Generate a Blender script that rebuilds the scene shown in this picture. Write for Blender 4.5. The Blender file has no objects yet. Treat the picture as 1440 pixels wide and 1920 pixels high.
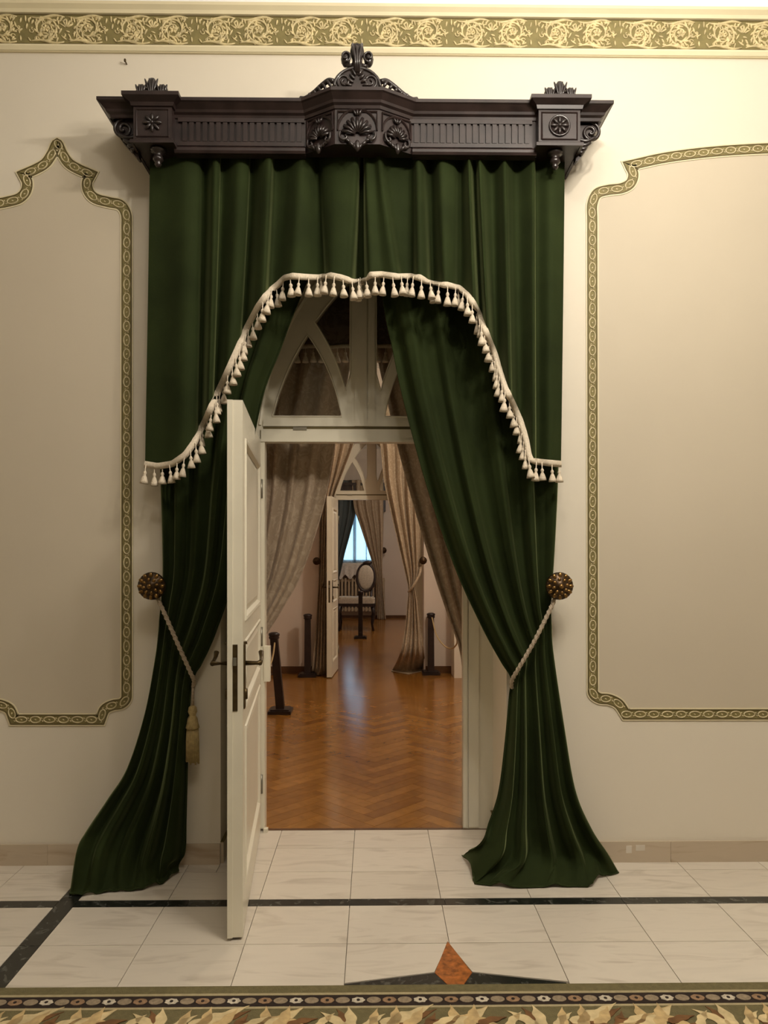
import bpy, bmesh, math, random
from mathutils import Vector, Matrix, Euler
from mathutils.geometry import tessellate_polygon
random.seed(7)
PI = math.pi
S = bpy.context.scene
COL = S.collection

# ------------------------------------------------------------------ camera
CAM_Y, CAM_Z, FPX = -3.577, 1.5, 1400.0
YAW = math.atan(18 / FPX)
cd = bpy.data.cameras.new('camera')
cd.lens = FPX / 1920 * 36
cd.sensor_width = 36
cd.shift_y = 70 / 1920
cd.clip_end = 200
cam = bpy.data.objects.new('camera', cd)
COL.objects.link(cam)
cam.location = (0, CAM_Y, CAM_Z)
cam.rotation_euler = (PI / 2, 0, -YAW)
S.camera = cam

# ------------------------------------------------------------------ world, lights, exposure
w = bpy.data.worlds.new('sky')
S.world = w
w.use_nodes = True
bg = w.node_tree.nodes['Background']
bg.inputs[0].default_value = (0.42, 0.72, 1.0, 1)
bg.inputs[1].default_value = 2.0

def lamp(name, loc, power, col, size=0.04):
    l = bpy.data.lights.new(name, 'POINT')
    l.energy = power
    l.color = col
    l.shadow_soft_size = size
    o = bpy.data.objects.new(name, l)
    COL.objects.link(o)
    o.location = loc
    return o

WARM = (1.0, 0.91, 0.78)
for i in range(6):                       # the bulbs of the chandelier hanging above the frame
    a = i * PI / 3 + 0.2
    lamp('chandelier_bulb', (1.05 + 0.30 * math.cos(a), -2.0 + 0.30 * math.sin(a), 3.66), 17.5, WARM)
for i in range(3):                       # unseen fill lamp near the ceiling, added for ambient light in the hall
    a = i * 2 * PI / 3
    lamp('hall_fill', (0.0 + 0.2 * math.cos(a), -3.1 + 0.2 * math.sin(a), 4.22), 9, WARM)
lamp('corridor_bulb', (1.3, 3.0, 3.2), 58, (1.0, 0.85, 0.68), 0.08)
lamp('parlour_bulb', (0.9, 9.0, 3.0), 40, (1.0, 0.86, 0.72), 0.08)
S.view_settings.view_transform = 'Standard'
S.view_settings.look = 'None'
S.view_settings.exposure = 0.78
S.view_settings.gamma = 1
S.cycles.max_bounces = 8
S.cycles.diffuse_bounces = 5
S.view_settings.use_curve_mapping = False

# ------------------------------------------------------------------ measuring helper: a spot of the room from its bearing and depth
def P(x, y, Y):
    a = (x - 720) / FPX
    b = (1030 - y) / FPX
    dx = math.sin(YAW) + a * math.cos(YAW)
    dy = math.cos(YAW) - a * math.sin(YAW)
    t = (Y - CAM_Y) / dy
    return Vector((t * dx, Y, CAM_Z + t * b))
def PF(x, y, Z=0.006):
    a = (x - 720) / FPX
    b = (1030 - y) / FPX
    t = (Z - CAM_Z) / b
    return Vector((t * (math.sin(YAW) + a * math.cos(YAW)), CAM_Y + t * (math.cos(YAW) - a * math.sin(YAW)), Z))

# ------------------------------------------------------------------ materials
def nodes(name):
    m = bpy.data.materials.new(name)
    m.use_nodes = True
    nt = m.node_tree
    return m, nt, nt.nodes['Principled BSDF']
def N(nt, t, **kw):
    n = nt.nodes.new(t)
    for k, v in kw.items():
        setattr(n, k, v)
    return n
def rgb(c): return (c[0], c[1], c[2], 1)
def ramp(nt, fac, stops):
    r = N(nt, 'ShaderNodeValToRGB')
    e = r.color_ramp.elements
    while len(e) < len(stops): e.new(0.5)
    for i, (p, c) in enumerate(stops):
        e[i].position = p
        e[i].color = rgb(c)
    nt.links.new(fac, r.inputs[0])
    return r
def mat(name, c, rough=0.6, metal=0.0, var=0.08, scale=6.0, bump=0.0, bscale=80.0, sheen=0.0, stint=(1, 1, 1), srough=0.35, spec=0.5, coat=0.0):
    m, nt, b = nodes(name)
    g = N(nt, 'ShaderNodeNewGeometry')
    n = N(nt, 'ShaderNodeTexNoise')
    n.inputs['Scale'].default_value = scale
    n.inputs['Detail'].default_value = 4
    nt.links.new(g.outputs['Position'], n.inputs['Vector'])
    r = ramp(nt, n.outputs['Fac'], [(0.3, [v * (1 - var) for v in c]), (0.7, [min(1, v * (1 + var)) for v in c])])
    nt.links.new(r.outputs[0], b.inputs['Base Color'])
    b.inputs['Roughness'].default_value = rough
    b.inputs['Metallic'].default_value = metal
    b.inputs['Specular IOR Level'].default_value = spec
    if coat: b.inputs['Coat Weight'].default_value = coat
    if sheen:
        b.inputs['Sheen Weight'].default_value = sheen
        b.inputs['Sheen Tint'].default_value = rgb(stint)
        b.inputs['Sheen Roughness'].default_value = srough
    if bump:
        n2 = N(nt, 'ShaderNodeTexNoise')
        n2.inputs['Scale'].default_value = bscale
        nt.links.new(g.outputs['Position'], n2.inputs['Vector'])
        bp = N(nt, 'ShaderNodeBump')
        bp.inputs['Strength'].default_value = bump
        bp.inputs['Distance'].default_value = 0.01
        nt.links.new(n2.outputs['Fac'], bp.inputs['Height'])
        nt.links.new(bp.outputs[0], b.inputs['Normal'])
    return m
def marble(name, c, vein, amt=0.5, rough=0.25, stretch=(1.2, 5.0, 5.0)):
    m, nt, b = nodes(name)
    g = N(nt, 'ShaderNodeNewGeometry')
    oi = N(nt, 'ShaderNodeObjectInfo')
    mp = N(nt, 'ShaderNodeVectorMath', operation='MULTIPLY')
    mp.inputs[1].default_value = stretch
    nt.links.new(g.outputs['Position'], mp.inputs[0])
    cm = N(nt, 'ShaderNodeCombineXYZ')
    mu = N(nt, 'ShaderNodeMath', operation='MULTIPLY')
    mu.inputs[1].default_value = 40
    nt.links.new(oi.outputs['Random'], mu.inputs[0])
    nt.links.new(mu.outputs[0], cm.inputs[0])
    nt.links.new(mu.outputs[0], cm.inputs[2])
    ad = N(nt, 'ShaderNodeVectorMath', operation='ADD')
    nt.links.new(mp.outputs[0], ad.inputs[0])
    nt.links.new(cm.outputs[0], ad.inputs[1])
    n = N(nt, 'ShaderNodeTexNoise')
    n.inputs['Scale'].default_value = 2.2
    n.inputs['Detail'].default_value = 8
    n.inputs['Distortion'].default_value = 1.4
    nt.links.new(ad.outputs[0], n.inputs['Vector'])
    lo = [a + (v - a) * amt for a, v in zip(c, vein)]
    r = ramp(nt, n.outputs['Fac'], [(0.30, lo), (0.47, c), (0.55, c), (0.80, [x * 0.9 for x in c])])
    mx = N(nt, 'ShaderNodeMix', data_type='RGBA')
    mx.blend_type = 'MULTIPLY'
    mx.inputs[0].default_value = 0.35
    r2 = ramp(nt, oi.outputs['Random'], [(0, (0.8, 0.78, 0.74)), (1, (1.0, 1.0, 1.0))])
    nt.links.new(r.outputs[0], mx.inputs[6])
    nt.links.new(r2.outputs[0], mx.inputs[7])
    nt.links.new(mx.outputs[2], b.inputs['Base Color'])
    b.inputs['Roughness'].default_value = rough
    return m
def parquet(name):
    m, nt, b = nodes(name)
    g = N(nt, 'ShaderNodeNewGeometry')
    oi = N(nt, 'ShaderNodeObjectInfo')
    ad = N(nt, 'ShaderNodeMath', operation='ADD')
    nt.links.new(oi.outputs['Random'], ad.inputs[0])
    nt.links.new(g.outputs['Random Per Island'], ad.inputs[1])
    fr = N(nt, 'ShaderNodeMath', operation='FRACT')
    nt.links.new(ad.outputs[0], fr.inputs[0])
    base = ramp(nt, fr.outputs[0], [(0, (0.215, 0.088, 0.016)), (0.45, (0.27, 0.118, 0.022)), (0.8, (0.32, 0.145, 0.030)), (1, (0.245, 0.102, 0.019))])
    n = N(nt, 'ShaderNodeTexNoise')
    n.inputs['Scale'].default_value = 14
    n.inputs['Detail'].default_value = 3
    n.inputs['Distortion'].default_value = 0.6
    nt.links.new(g.outputs['Position'], n.inputs['Vector'])
    r = ramp(nt, n.outputs['Fac'], [(0.3, (0.84, 0.82, 0.78)), (0.7, (1.06, 1.05, 1.03))])
    mx = N(nt, 'ShaderNodeMix', data_type='RGBA')
    mx.blend_type = 'MULTIPLY'
    mx.inputs[0].default_value = 1
    nt.links.new(base.outputs[0], mx.inputs[6])
    nt.links.new(r.outputs[0], mx.inputs[7])
    nt.links.new(mx.outputs[2], b.inputs['Base Color'])
    b.inputs['Roughness'].default_value = 0.18
    return m
def damask(name, c1, c2, scale=9.0):
    m, nt, b = nodes(name)
    g = N(nt, 'ShaderNodeNewGeometry')
    n0 = N(nt, 'ShaderNodeTexNoise')
    n0.inputs['Scale'].default_value = scale
    nt.links.new(g.outputs['Position'], n0.inputs['Vector'])
    mxv = N(nt, 'ShaderNodeMix', data_type='VECTOR')
    mxv.inputs[0].default_value = 0.12
    nt.links.new(g.outputs['Position'], mxv.inputs[4])
    nt.links.new(n0.outputs['Color'], mxv.inputs[5])
    v = N(nt, 'ShaderNodeTexNoise')
    v.inputs['Scale'].default_value = scale * 1.8
    v.inputs['Detail'].default_value = 3
    v.inputs['Distortion'].default_value = 2.5
    nt.links.new(mxv.outputs[1], v.inputs['Vector'])
    r = ramp(nt, v.outputs['Fac'], [(0.40, c1), (0.47, c2), (0.56, c2), (0.62, c1)])
    nt.links.new(r.outputs[0], b.inputs['Base Color'])
    b.inputs['Roughness'].default_value = 0.55
    b.inputs['Sheen Weight'].default_value = 0.15
    return m
def glass(name):
    m = bpy.data.materials.new(name)
    m.use_nodes = True
    nt = m.node_tree
    nt.nodes.remove(nt.nodes['Principled BSDF'])
    out = nt.nodes['Material Output']
    t = N(nt, 'ShaderNodeBsdfTransparent')
    t.inputs[0].default_value = (0.93, 0.95, 0.94, 1)
    gl = N(nt, 'ShaderNodeBsdfGlossy')
    gl.inputs['Roughness'].default_value = 0.02
    fr = N(nt, 'ShaderNodeFresnel')
    fr.inputs[0].default_value = 1.45
    mx = N(nt, 'ShaderNodeMixShader')
    nt.links.new(fr.outputs[0], mx.inputs[0])
    nt.links.new(t.outputs[0], mx.inputs[1])
    nt.links.new(gl.outputs[0], mx.inputs[2])
    nt.links.new(mx.outputs[0], out.inputs[0])
    return m
def sheer(name, c):
    m = bpy.data.materials.new(name)
    m.use_nodes = True
    nt = m.node_tree
    nt.nodes.remove(nt.nodes['Principled BSDF'])
    out = nt.nodes['Material Output']
    t = N(nt, 'ShaderNodeBsdfTransparent')
    tl = N(nt, 'ShaderNodeBsdfTranslucent')
    tl.inputs[0].default_value = rgb(c)
    mx = N(nt, 'ShaderNodeMixShader')
    wv = N(nt, 'ShaderNodeTexNoise')
    wv.inputs['Scale'].default_value = 30
    rr = ramp(nt, wv.outputs['Fac'], [(0.3, (0.45,) * 3), (0.7, (0.6,) * 3)])
    nt.links.new(rr.outputs[0], mx.inputs[0])
    nt.links.new(t.outputs[0], mx.inputs[1])
    nt.links.new(tl.outputs[0], mx.inputs[2])
    nt.links.new(mx.outputs[0], out.inputs[0])
    return m

M = {}
M['wall'] = mat('cream wall paint', (0.71, 0.648, 0.535), 0.75, var=0.02, scale=1.5)
M['field'] = mat('tan panel paint', (0.555, 0.487, 0.375), 0.7, var=0.025, scale=1.5)
M['pink'] = mat('rose beige wall paint', (0.62, 0.53, 0.45), 0.75, var=0.03, scale=1.5)
M['ceil'] = mat('ceiling white', (0.86, 0.86, 0.86), 0.8, var=0.01)
M['olive'] = mat('olive ground', (0.20, 0.165, 0.06), 0.7, var=0.15, scale=30)
M['oliveline'] = mat('dark olive line', (0.115, 0.085, 0.026), 0.7, var=0.1)
M['gilt'] = mat('pale gilt relief', (0.60, 0.50, 0.27), 0.5, var=0.25, scale=40)
M['link'] = mat('cream gilt chain', (0.62, 0.53, 0.32), 0.55, var=0.15, scale=60)
M['mould'] = mat('cream moulding', (0.72, 0.64, 0.43), 0.6, var=0.03)
M['paint'] = mat('ivory gloss paint', (0.70, 0.655, 0.53), 0.35, var=0.03, scale=4)
M['walnut'] = mat('dark walnut', (0.024, 0.0145, 0.013), 0.38, var=0.35, scale=14, coat=0.05, spec=0.35)
M['carve'] = mat('carved dark walnut', (0.018, 0.012, 0.011), 0.3, var=0.35, scale=30, coat=0.2)
M['velvet'] = mat('green velvet', (0.0190, 0.0275, 0.0078), 0.85, var=0.25, scale=3.5, sheen=0.52, stint=(0.40, 0.46, 0.20), srough=0.28, spec=0.1, bump=0.1, bscale=260)
M['fringe'] = mat('ivory fringe', (0.66, 0.57, 0.44), 0.8, var=0.12, scale=120, bump=0.4, bscale=300)
M['cord'] = mat('beige cord', (0.42, 0.34, 0.25), 0.75, var=0.2, scale=150, bump=0.6, bscale=220)
M['tassel'] = mat('straw tassel', (0.40, 0.30, 0.13), 0.8, var=0.2, scale=60, bump=0.4, bscale=200)
M['brass'] = mat('aged gilt brass', (0.26, 0.15, 0.05), 0.28, 0.9, var=0.5, scale=70)
M['brassdark'] = mat('darkened brass', (0.05, 0.028, 0.012), 0.35, 0.7, var=0.5, scale=70)  # darkened so the knob petals look deeper; relief shade put into the colour
M['bronze'] = mat('dark bronze', (0.085, 0.058, 0.025), 0.4, 0.8, var=0.25, scale=40)
M['marble'] = marble('white marble', (0.66, 0.60, 0.51), (0.42, 0.36, 0.29), 0.5, 0.22)
M['skirt'] = marble('beige marble', (0.52, 0.43, 0.32), (0.34, 0.24, 0.14), 0.7, 0.3)
M['black'] = marble('black marble', (0.016, 0.017, 0.014), (0.16, 0.16, 0.14), 0.5, 0.25, (9, 9, 9))
M['orange'] = mat('orange onyx', (0.33, 0.105, 0.022), 0.3, var=0.5, scale=45)
M['joint'] = mat('grey brown joint', (0.30, 0.255, 0.20), 0.9)
M['parquet'] = parquet('oak parquet')
M['threshold'] = mat('dark oak', (0.10, 0.042, 0.014), 0.35, var=0.2, scale=20)
M['damask'] = damask('beige damask', (0.44, 0.35, 0.24), (0.33, 0.245, 0.155))
M['damask2'] = damask('brown damask', (0.37, 0.285, 0.20), (0.29, 0.215, 0.145), 7)
M['brownvelvet'] = damask('dark brown damask', (0.21, 0.15, 0.105), (0.14, 0.095, 0.065), 7)
M['lining'] = mat('blue grey lining', (0.08, 0.10, 0.10), 0.8)
M['glass'] = glass('window glass')
M['sheer'] = sheer('sheer net', (0.75, 0.88, 1.0))
M['rope'] = mat('thin gold rope', (0.42, 0.30, 0.14), 0.7)
M['iron'] = mat('cream radiator enamel', (0.42, 0.33, 0.22), 0.45, var=0.05)
M['seat'] = mat('pale brocade', (0.48, 0.42, 0.33), 0.7, var=0.15, scale=40)
M['lace'] = mat('white lace cloth', (0.62, 0.58, 0.52), 0.8, var=0.15, scale=40)
M['rug'] = mat('olive rug pile', (0.150, 0.125, 0.055), 0.95, var=0.12, scale=60, bump=0.5, bscale=300)
M['rugline'] = mat('straw rug line', (0.36, 0.30, 0.17), 0.95, var=0.1, scale=60)
M['rugblack'] = mat('black brown rug pile', (0.020, 0.010, 0.006), 0.95, var=0.2, scale=60)
M['bead_dim'] = mat('grey tan bead', (0.26, 0.20, 0.13), 0.95, var=0.25, scale=80)
M['bead_tan'] = mat('tan bead', (0.27, 0.165, 0.09), 0.95, var=0.3, scale=80)
M['bead_white'] = mat('white bead', (0.50, 0.44, 0.34), 0.95, var=0.3, scale=80)
M['leafgold'] = mat('straw gold leaf pile', (0.50, 0.36, 0.17), 0.95, var=0.25, scale=30)
M['leaflight'] = mat('light straw leaf pile', (0.58, 0.46, 0.25), 0.95, var=0.2, scale=30)
M['leafbrown'] = mat('brown leaf pile', (0.16, 0.075, 0.025), 0.95, var=0.3, scale=30)
M['steel'] = mat('dull steel', (0.25, 0.23, 0.18), 0.4, 0.7)

# ------------------------------------------------------------------ mesh building
class MB:
    def __init__(s): s.v = []; s.f = []
    def add(s, vs, fs):
        o = len(s.v)
        s.v += [tuple(v) for v in vs]
        s.f += [[i + o for i in f] for f in fs]
        return s
    def box(s, a, b):
        (x0, y0, z0), (x1, y1, z1) = a, b
        return s.add([(x0, y0, z0), (x1, y0, z0), (x1, y1, z0), (x0, y1, z0), (x0, y0, z1), (x1, y0, z1), (x1, y1, z1), (x0, y1, z1)],
                     [(0, 3, 2, 1), (4, 5, 6, 7), (0, 1, 5, 4), (1, 2, 6, 5), (2, 3, 7, 6), (3, 0, 4, 7)])
    def plate(s, outer, holes, y0, y1):          # an (x, z) outline with holes, thick from y0 to y1
        loops = [outer] + list(holes)
        polys = [[Vector((p[0], p[1], 0)) for p in l] for l in loops]
        tris = tessellate_polygon(polys)
        flat = [p for l in loops for p in l]
        n = len(flat)
        vs = [(p[0], y0, p[1]) for p in flat] + [(p[0], y1, p[1]) for p in flat]
        fs = []
        for t in tris:
            fs.append(tuple(t)); fs.append(tuple(i + n for i in reversed(t)))
        o = 0
        for l in loops:
            k = len(l)
            for i in range(k):
                j = (i + 1) % k
                fs.append((o + i, o + j, o + j + n, o + i + n))
            o += k
        return s.add(vs, fs)
    def prism(s, poly, z0, z1):                  # an (x, y) outline raised from z0 to z1
        n = len(poly)
        tris = tessellate_polygon([[Vector((p[0], p[1], 0)) for p in poly]])
        vs = [(p[0], p[1], z0) for p in poly] + [(p[0], p[1], z1) for p in poly]
        fs = [tuple(i + n for i in t) for t in tris]
        fs += [tuple(reversed(t)) for t in tris]
        fs += [(i, (i + 1) % n, (i + 1) % n + n, i + n) for i in range(n)]
        return s.add(vs, fs)
    def tube(s, path, r, n=6, radii=None, flat=1.0, up=(0, 1, 0), cap=True):
        path = [Vector(p) for p in path]
        m = len(path)
        vs = []; fs = []
        up = Vector(up)
        for i, p in enumerate(path):
            t = (path[min(i + 1, m - 1)] - path[max(i - 1, 0)])
            t = t.normalized() if t.length > 1e-9 else Vector((1, 0, 0))
            a = t.cross(up)
            if a.length < 1e-4: a = t.cross(Vector((1, 0, 0.3)))
            a.normalize()
            b = a.cross(t).normalized()
            rr = radii[i] if radii else r
            for k in range(n):
                q = 2 * PI * k / n
                vs.append(p + a * math.cos(q) * rr + b * math.sin(q) * rr * flat)
        for i in range(m - 1):
            for k in range(n):
                k2 = (k + 1) % n
                fs.append((i * n + k, i * n + k2, (i + 1) * n + k2, (i + 1) * n + k))
        if cap:
            fs.append(tuple(range(n - 1, -1, -1)))
            fs.append(tuple((m - 1) * n + k for k in range(n)))
        return s.add(vs, fs)
    def lathe(s, prof, n=16, c=(0, 0, 0), axis='Z'):
        vs = []; fs = []
        for r, h in prof:
            for k in range(n):
                q = 2 * PI * k / n
                x, y = r * math.cos(q), r * math.sin(q)
                if axis == 'Z': p = (c[0] + x, c[1] + y, c[2] + h)
                else: p = (c[0] + x, c[1] - h, c[2] + y)      # turned about an axis that points to -Y
                vs.append(p)
        for i in range(len(prof) - 1):
            for k in range(n):
                k2 = (k + 1) % n
                fs.append((i * n + k, i * n + k2, (i + 1) * n + k2, (i + 1) * n + k))
        fs.append(tuple(range(n - 1, -1, -1)))
        fs.append(tuple((len(prof) - 1) * n + k for k in range(n)))
        return s.add(vs, fs)
    def blob(s, c, r, rot=0.0, n=8, m=5):        # ellipsoid, turned in the x-z plane
        vs = []; fs = []
        ca, sa = math.cos(rot), math.sin(rot)
        for i in range(m + 1):
            th = PI * i / m
            for k in range(n):
                q = 2 * PI * k / n
                x = r[0] * math.sin(th) * math.cos(q); y = r[1] * math.sin(th) * math.sin(q); z = r[2] * math.cos(th)
                vs.append((c[0] + x * ca + z * sa, c[1] + y, c[2] - x * sa + z * ca))
        for i in range(m):
            for k in range(n):
                k2 = (k + 1) % n
                fs.append((i * n + k, i * n + k2, (i + 1) * n + k2, (i + 1) * n + k))
        return s.add(vs, fs)
    def sweep(s, path, prof, closed=False):      # profile (out, z) along a plan path (x, y); out is to the right of travel
        m = len(path)
        nrm = []
        for i in range(m):
            def d(a, b):
                v = Vector((b[0] - a[0], b[1] - a[1])); v.normalize(); return v
            d0 = d(path[i - 1], path[i]) if (i > 0 or closed) else None
            d1 = d(path[i], path[(i + 1) % m]) if (i < m - 1 or closed) else None
            if d0 is None: d0 = d1
            if d1 is None: d1 = d0
            n0 = Vector((d0.y, -d0.x)); n1 = Vector((d1.y, -d1.x))
            b = n0 + n1
            b = b / max(0.35, b.dot(n0)) if b.length > 1e-6 else n0
            nrm.append(b)
        k = len(prof)
        vs = [(path[i][0] + nrm[i].x * o, path[i][1] + nrm[i].y * o, z) for i in range(m) for (o, z) in prof]
        fs = []
        for i in range(m if closed else m - 1):
            j = (i + 1) % m
            for q in range(k):
                r = (q + 1) % k
                fs.append((i * k + q, j * k + q, j * k + r, i * k + r))
        if not closed:
            fs.append(tuple(range(k))); fs.append(tuple((m - 1) * k + q for q in range(k - 1, -1, -1)))
        return s.add(vs, fs)
    def grid(s, rows):
        nu = len(rows[0])
        vs = [p for r in rows for p in r]
        fs = [(i * nu + j, (i + 1) * nu + j, (i + 1) * nu + j + 1, i * nu + j + 1) for i in range(len(rows) - 1) for j in range(nu - 1)]
        return s.add(vs, fs)
    def mesh(s, name, m, smooth=False, fix=True):
        me = bpy.data.meshes.new(name)
        me.from_pydata(s.v, [], s.f)
        if fix:
            bm = bmesh.new(); bm.from_mesh(me)
            bmesh.ops.recalc_face_normals(bm, faces=bm.faces)
            bm.to_mesh(me); bm.free()
        if m is not None: me.materials.append(M[m] if isinstance(m, str) else m)
        if smooth:
            for p in me.polygons: p.use_smooth = True
        me.update()
        return me
    def build(s, name, m, parent=None, smooth=False, loc=None, fix=True):
        return link(name, s.mesh(name, m, smooth, fix), parent, loc)

def link(name, me, parent=None, loc=None):
    o = bpy.data.objects.new(name, me)
    COL.objects.link(o)
    if parent: o.parent = parent
    if loc is not None: o.location = loc
    return o
def empty(name, loc=(0, 0, 0)):
    return link(name, None, None, loc)
def tag(o, label=None, cat=None, group=None, kind=None):
    if label: o['label'] = label
    if cat: o['category'] = cat
    if group: o['group'] = group
    if kind: o['kind'] = kind
    return o
def struct(o): o['kind'] = 'structure'; return o
def crom(p0, p1, p2, p3, t):
    return p1 * 1.0 + (p2 - p0) * (0.5 * t) + (p0 * 2 - p1 * 5 + p2 * 4 - p3) * (0.5 * t * t) + (p1 * 3 - p0 - p2 * 3 + p3) * (0.5 * t ** 3)
def smooth_path(pts, k=6):
    pts = [Vector(p) for p in pts]
    out = []
    n = len(pts)
    for i in range(n - 1):
        a = pts[i - 1] if i else pts[0] * 2 - pts[1]
        d = pts[i + 2] if i + 2 < n else pts[-1] * 2 - pts[-2]
        for j in range(k):
            out.append(crom(a, pts[i], pts[i + 1], d, j / k))
    out.append(pts[-1])
    return out
def arclen(pts, step, phase=0.5):
    """positions and directions every step along a polyline"""
    out = []
    need = step * phase
    acc = 0
    for a, b in zip(pts[:-1], pts[1:]):
        d = (b - a).length
        while d > 1e-9 and need <= acc + d:
            t = (need - acc) / d
            out.append((a.lerp(b, t), (b - a).normalized()))
            need += step
        acc += d
    return out
def interp(tab, x):
    if x <= tab[0][0]: return tab[0][1]
    for (a, va), (b, vb) in zip(tab[:-1], tab[1:]):
        if x <= b:
            return va + (vb - va) * (x - a) / (b - a)
    return tab[-1][1]

# ================================================================== THE SETTING
XL, XR, YF, ZC, ZR = -4.6, 5.0, -9.0, 4.09, 4.55      # hall
WT = 0.50                                    # thickness of the wall with the doorway
OX0, OX1, OZ = -0.735, 0.635, 3.2           # opening in the wall face
struct(MB().plate([(XL, -0.05), (OX0, -0.05), (OX0, OZ), (OX1, OZ), (OX1, -0.05), (XR, -0.05), (XR, ZR), (XL, ZR)], [], 0, WT).build('wall_back', 'wall'))
struct(MB().box((XL - 0.1, YF, -0.05), (XL, 0, ZR)).build('wall_left', 'wall'))
struct(MB().box((XR, YF, -0.05), (XR + 0.1, 0, ZR)).build('wall_right', 'wall'))
struct(MB().box((XL, YF - 0.1, -0.05), (XR, YF, ZR)).build('wall_front', 'wall'))
struct(MB().box((XL, YF, ZR), (XR, 0.1, ZR + 0.1)).build('ceiling', 'ceil'))
struct(MB().sweep([(XL, 0), (XR, 0)], [(0, ZC)] + [(0.46 - 0.46 * math.cos(PI / 2 * i / 8), ZC + 0.46 * math.sin(PI / 2 * i / 8)) for i in range(9)] + [(0, ZR)]).build('trim_7', 'ceil', smooth=False))  # cove added and angled so the ceiling edge catches more lamp light
# marble floor: joint bed below, each slab laid on it
floor = struct(MB().box((XL, YF, -0.06), (XR, WT - 0.08, -0.010)).build('floor', 'joint'))
G = 0.0013
def slab(poly, m='marble', name='tile', z=0.0):
    return MB().prism(poly, -0.010, z).build(name, m, floor)
def rect(x0, x1, y0, y1, g=G): return [(x0 + g, y0 + g), (x1 - g, y0 + g), (x1 - g, y1 - g), (x0 + g, y1 - g)]
xs = [-0.104 + 0.389 * k for k in range(-7, 9)]
SX0, SX1 = -1.345, -1.265                   # black strip that runs away from the viewer
SY0, SY1 = -0.432, -0.372                   # black strip along the wall
# star inlay under the rug
kite = [(0.280, -0.722), (0.214, -0.935), (0.280, -1.06), (0.346, -0.935)]
for y0, y1, side in [(-1.05, -0.735, 1), (-0.735, SY0, 1), (SY1, -0.100, 1), (-0.100, 0.0, 1)]:
    pts = sorted([x for x in xs if not (SX0 - 0.02 < x < SX1 + 0.02)] + [SX0, SX1])
    for a, b in zip(pts[:-1], pts[1:]):
        if abs(a - SX0) < 1e-6: continue
        if y1 == 0.0:
            if a < OX0 < b: b = OX0
            elif a < OX1 < b: a = OX1
            elif a >= OX0 and b <= OX1: continue
        poly = rect(a, b, y0, y1)
        if y0 == -1.05 and abs(b - 0.285) < 0.02:      # slabs cut round the star
            poly = [(a + G, -0.995), (0.205, -0.930), (0.2785, -0.738), (b - G, -0.735 - G), (a + G, -0.735 - G)]
            poly = [(a + G, -0.993), (0.2125, -0.929), (0.2795, -0.737), (a + G, -0.737)]
        elif y0 == -1.05 and abs(a - 0.285) < 0.02:
            poly = [(b - G, -0.993), (b - G, -0.737), (0.2835, -0.737), (0.3475, -0.929)]
        slab(poly)
ptsx = [OX0] + [x for x in xs if OX0 + 0.1 < x < OX1 - 0.03] + [OX1]
for y0, y1 in [(-0.100, 0.172), (0.172, WT - 0.085)]:
    for a, b in zip(ptsx[:-1], ptsx[1:]):
        slab(rect(a, b, y0, y1))
slab(kite, 'orange', 'inlay_kite', 0.0004)
slab([(-0.104, -1.0), (0.2125, -0.936), (0.279, -1.061), (-0.104, -1.061)], 'black', 'inlay_star_arm')
slab([(0.664, -1.0), (0.664, -1.061), (0.281, -1.061), (0.3475, -0.936)], 'black', 'inlay_star_arm')
bx = [XL] + [-2.0, SX0] 
for a, b in [(-2.8, -2.05), (-2.05, SX0), (SX1, -0.79), (-0.79, -0.11), (-0.11, 0.30), (0.30, 1.06), (1.06, 1.72), (1.72, 2.5)]:
    slab(rect(a, b, SY0, SY1, 0.001), 'black', 'inlay_strip')
for a, b in [(-1.4, -0.735), (-0.735, SY1), (SY1, 0.0)]:
    slab(rect(SX0, SX1, a, b, 0.001), 'black', 'inlay_strip')

# skirting boards of beige marble
def skirting(name, x0, x1, y0, y1, cuts, h=0.10, m='skirt'):
    s = struct(MB().box((x0, y0 + 0.003, 0), (x1, y1, h - 0.004)).build(name, m))
    e = [x0] + cuts + [x1]
    for a, b in zip(e[:-1], e[1:]):
        MB().box((a + 0.001, y0, 0.0), (b - 0.001, y0 + 0.004, h)).build('slab', m, s)
    return s
skirting('baseboard_left', XL, OX0, -0.016, 0.0, [-2.35, -1.55])
skirting('baseboard_right', OX1, XR, -0.016, 0.0, [1.42, 2.4])
MB().box((1.205, -0.0175, 0.045), (1.232, -0.015, 0.080)).build('repair_patch', 'marble', bpy.data.objects['baseboard_right'])
MB().box((1.252, -0.0175, 0.056), (1.296, -0.015, 0.084)).build('repair_patch', 'marble', bpy.data.objects['baseboard_right'])
for nm, xa, xb in [('baseboard_reveal_right', OX1 - 0.014, OX1), ('baseboard_reveal_left', OX0, OX0 + 0.014)]:
    b_ = struct(MB().box((xa, 0.0, 0.0), (xb, WT - 0.09, 0.10)).build(nm, 'skirt'))
    MB().box((xa - 0.001, 0.0, 0.10), (xb + 0.001, WT - 0.09, 0.104)).build('joint_line', 'oliveline', b_)

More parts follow.
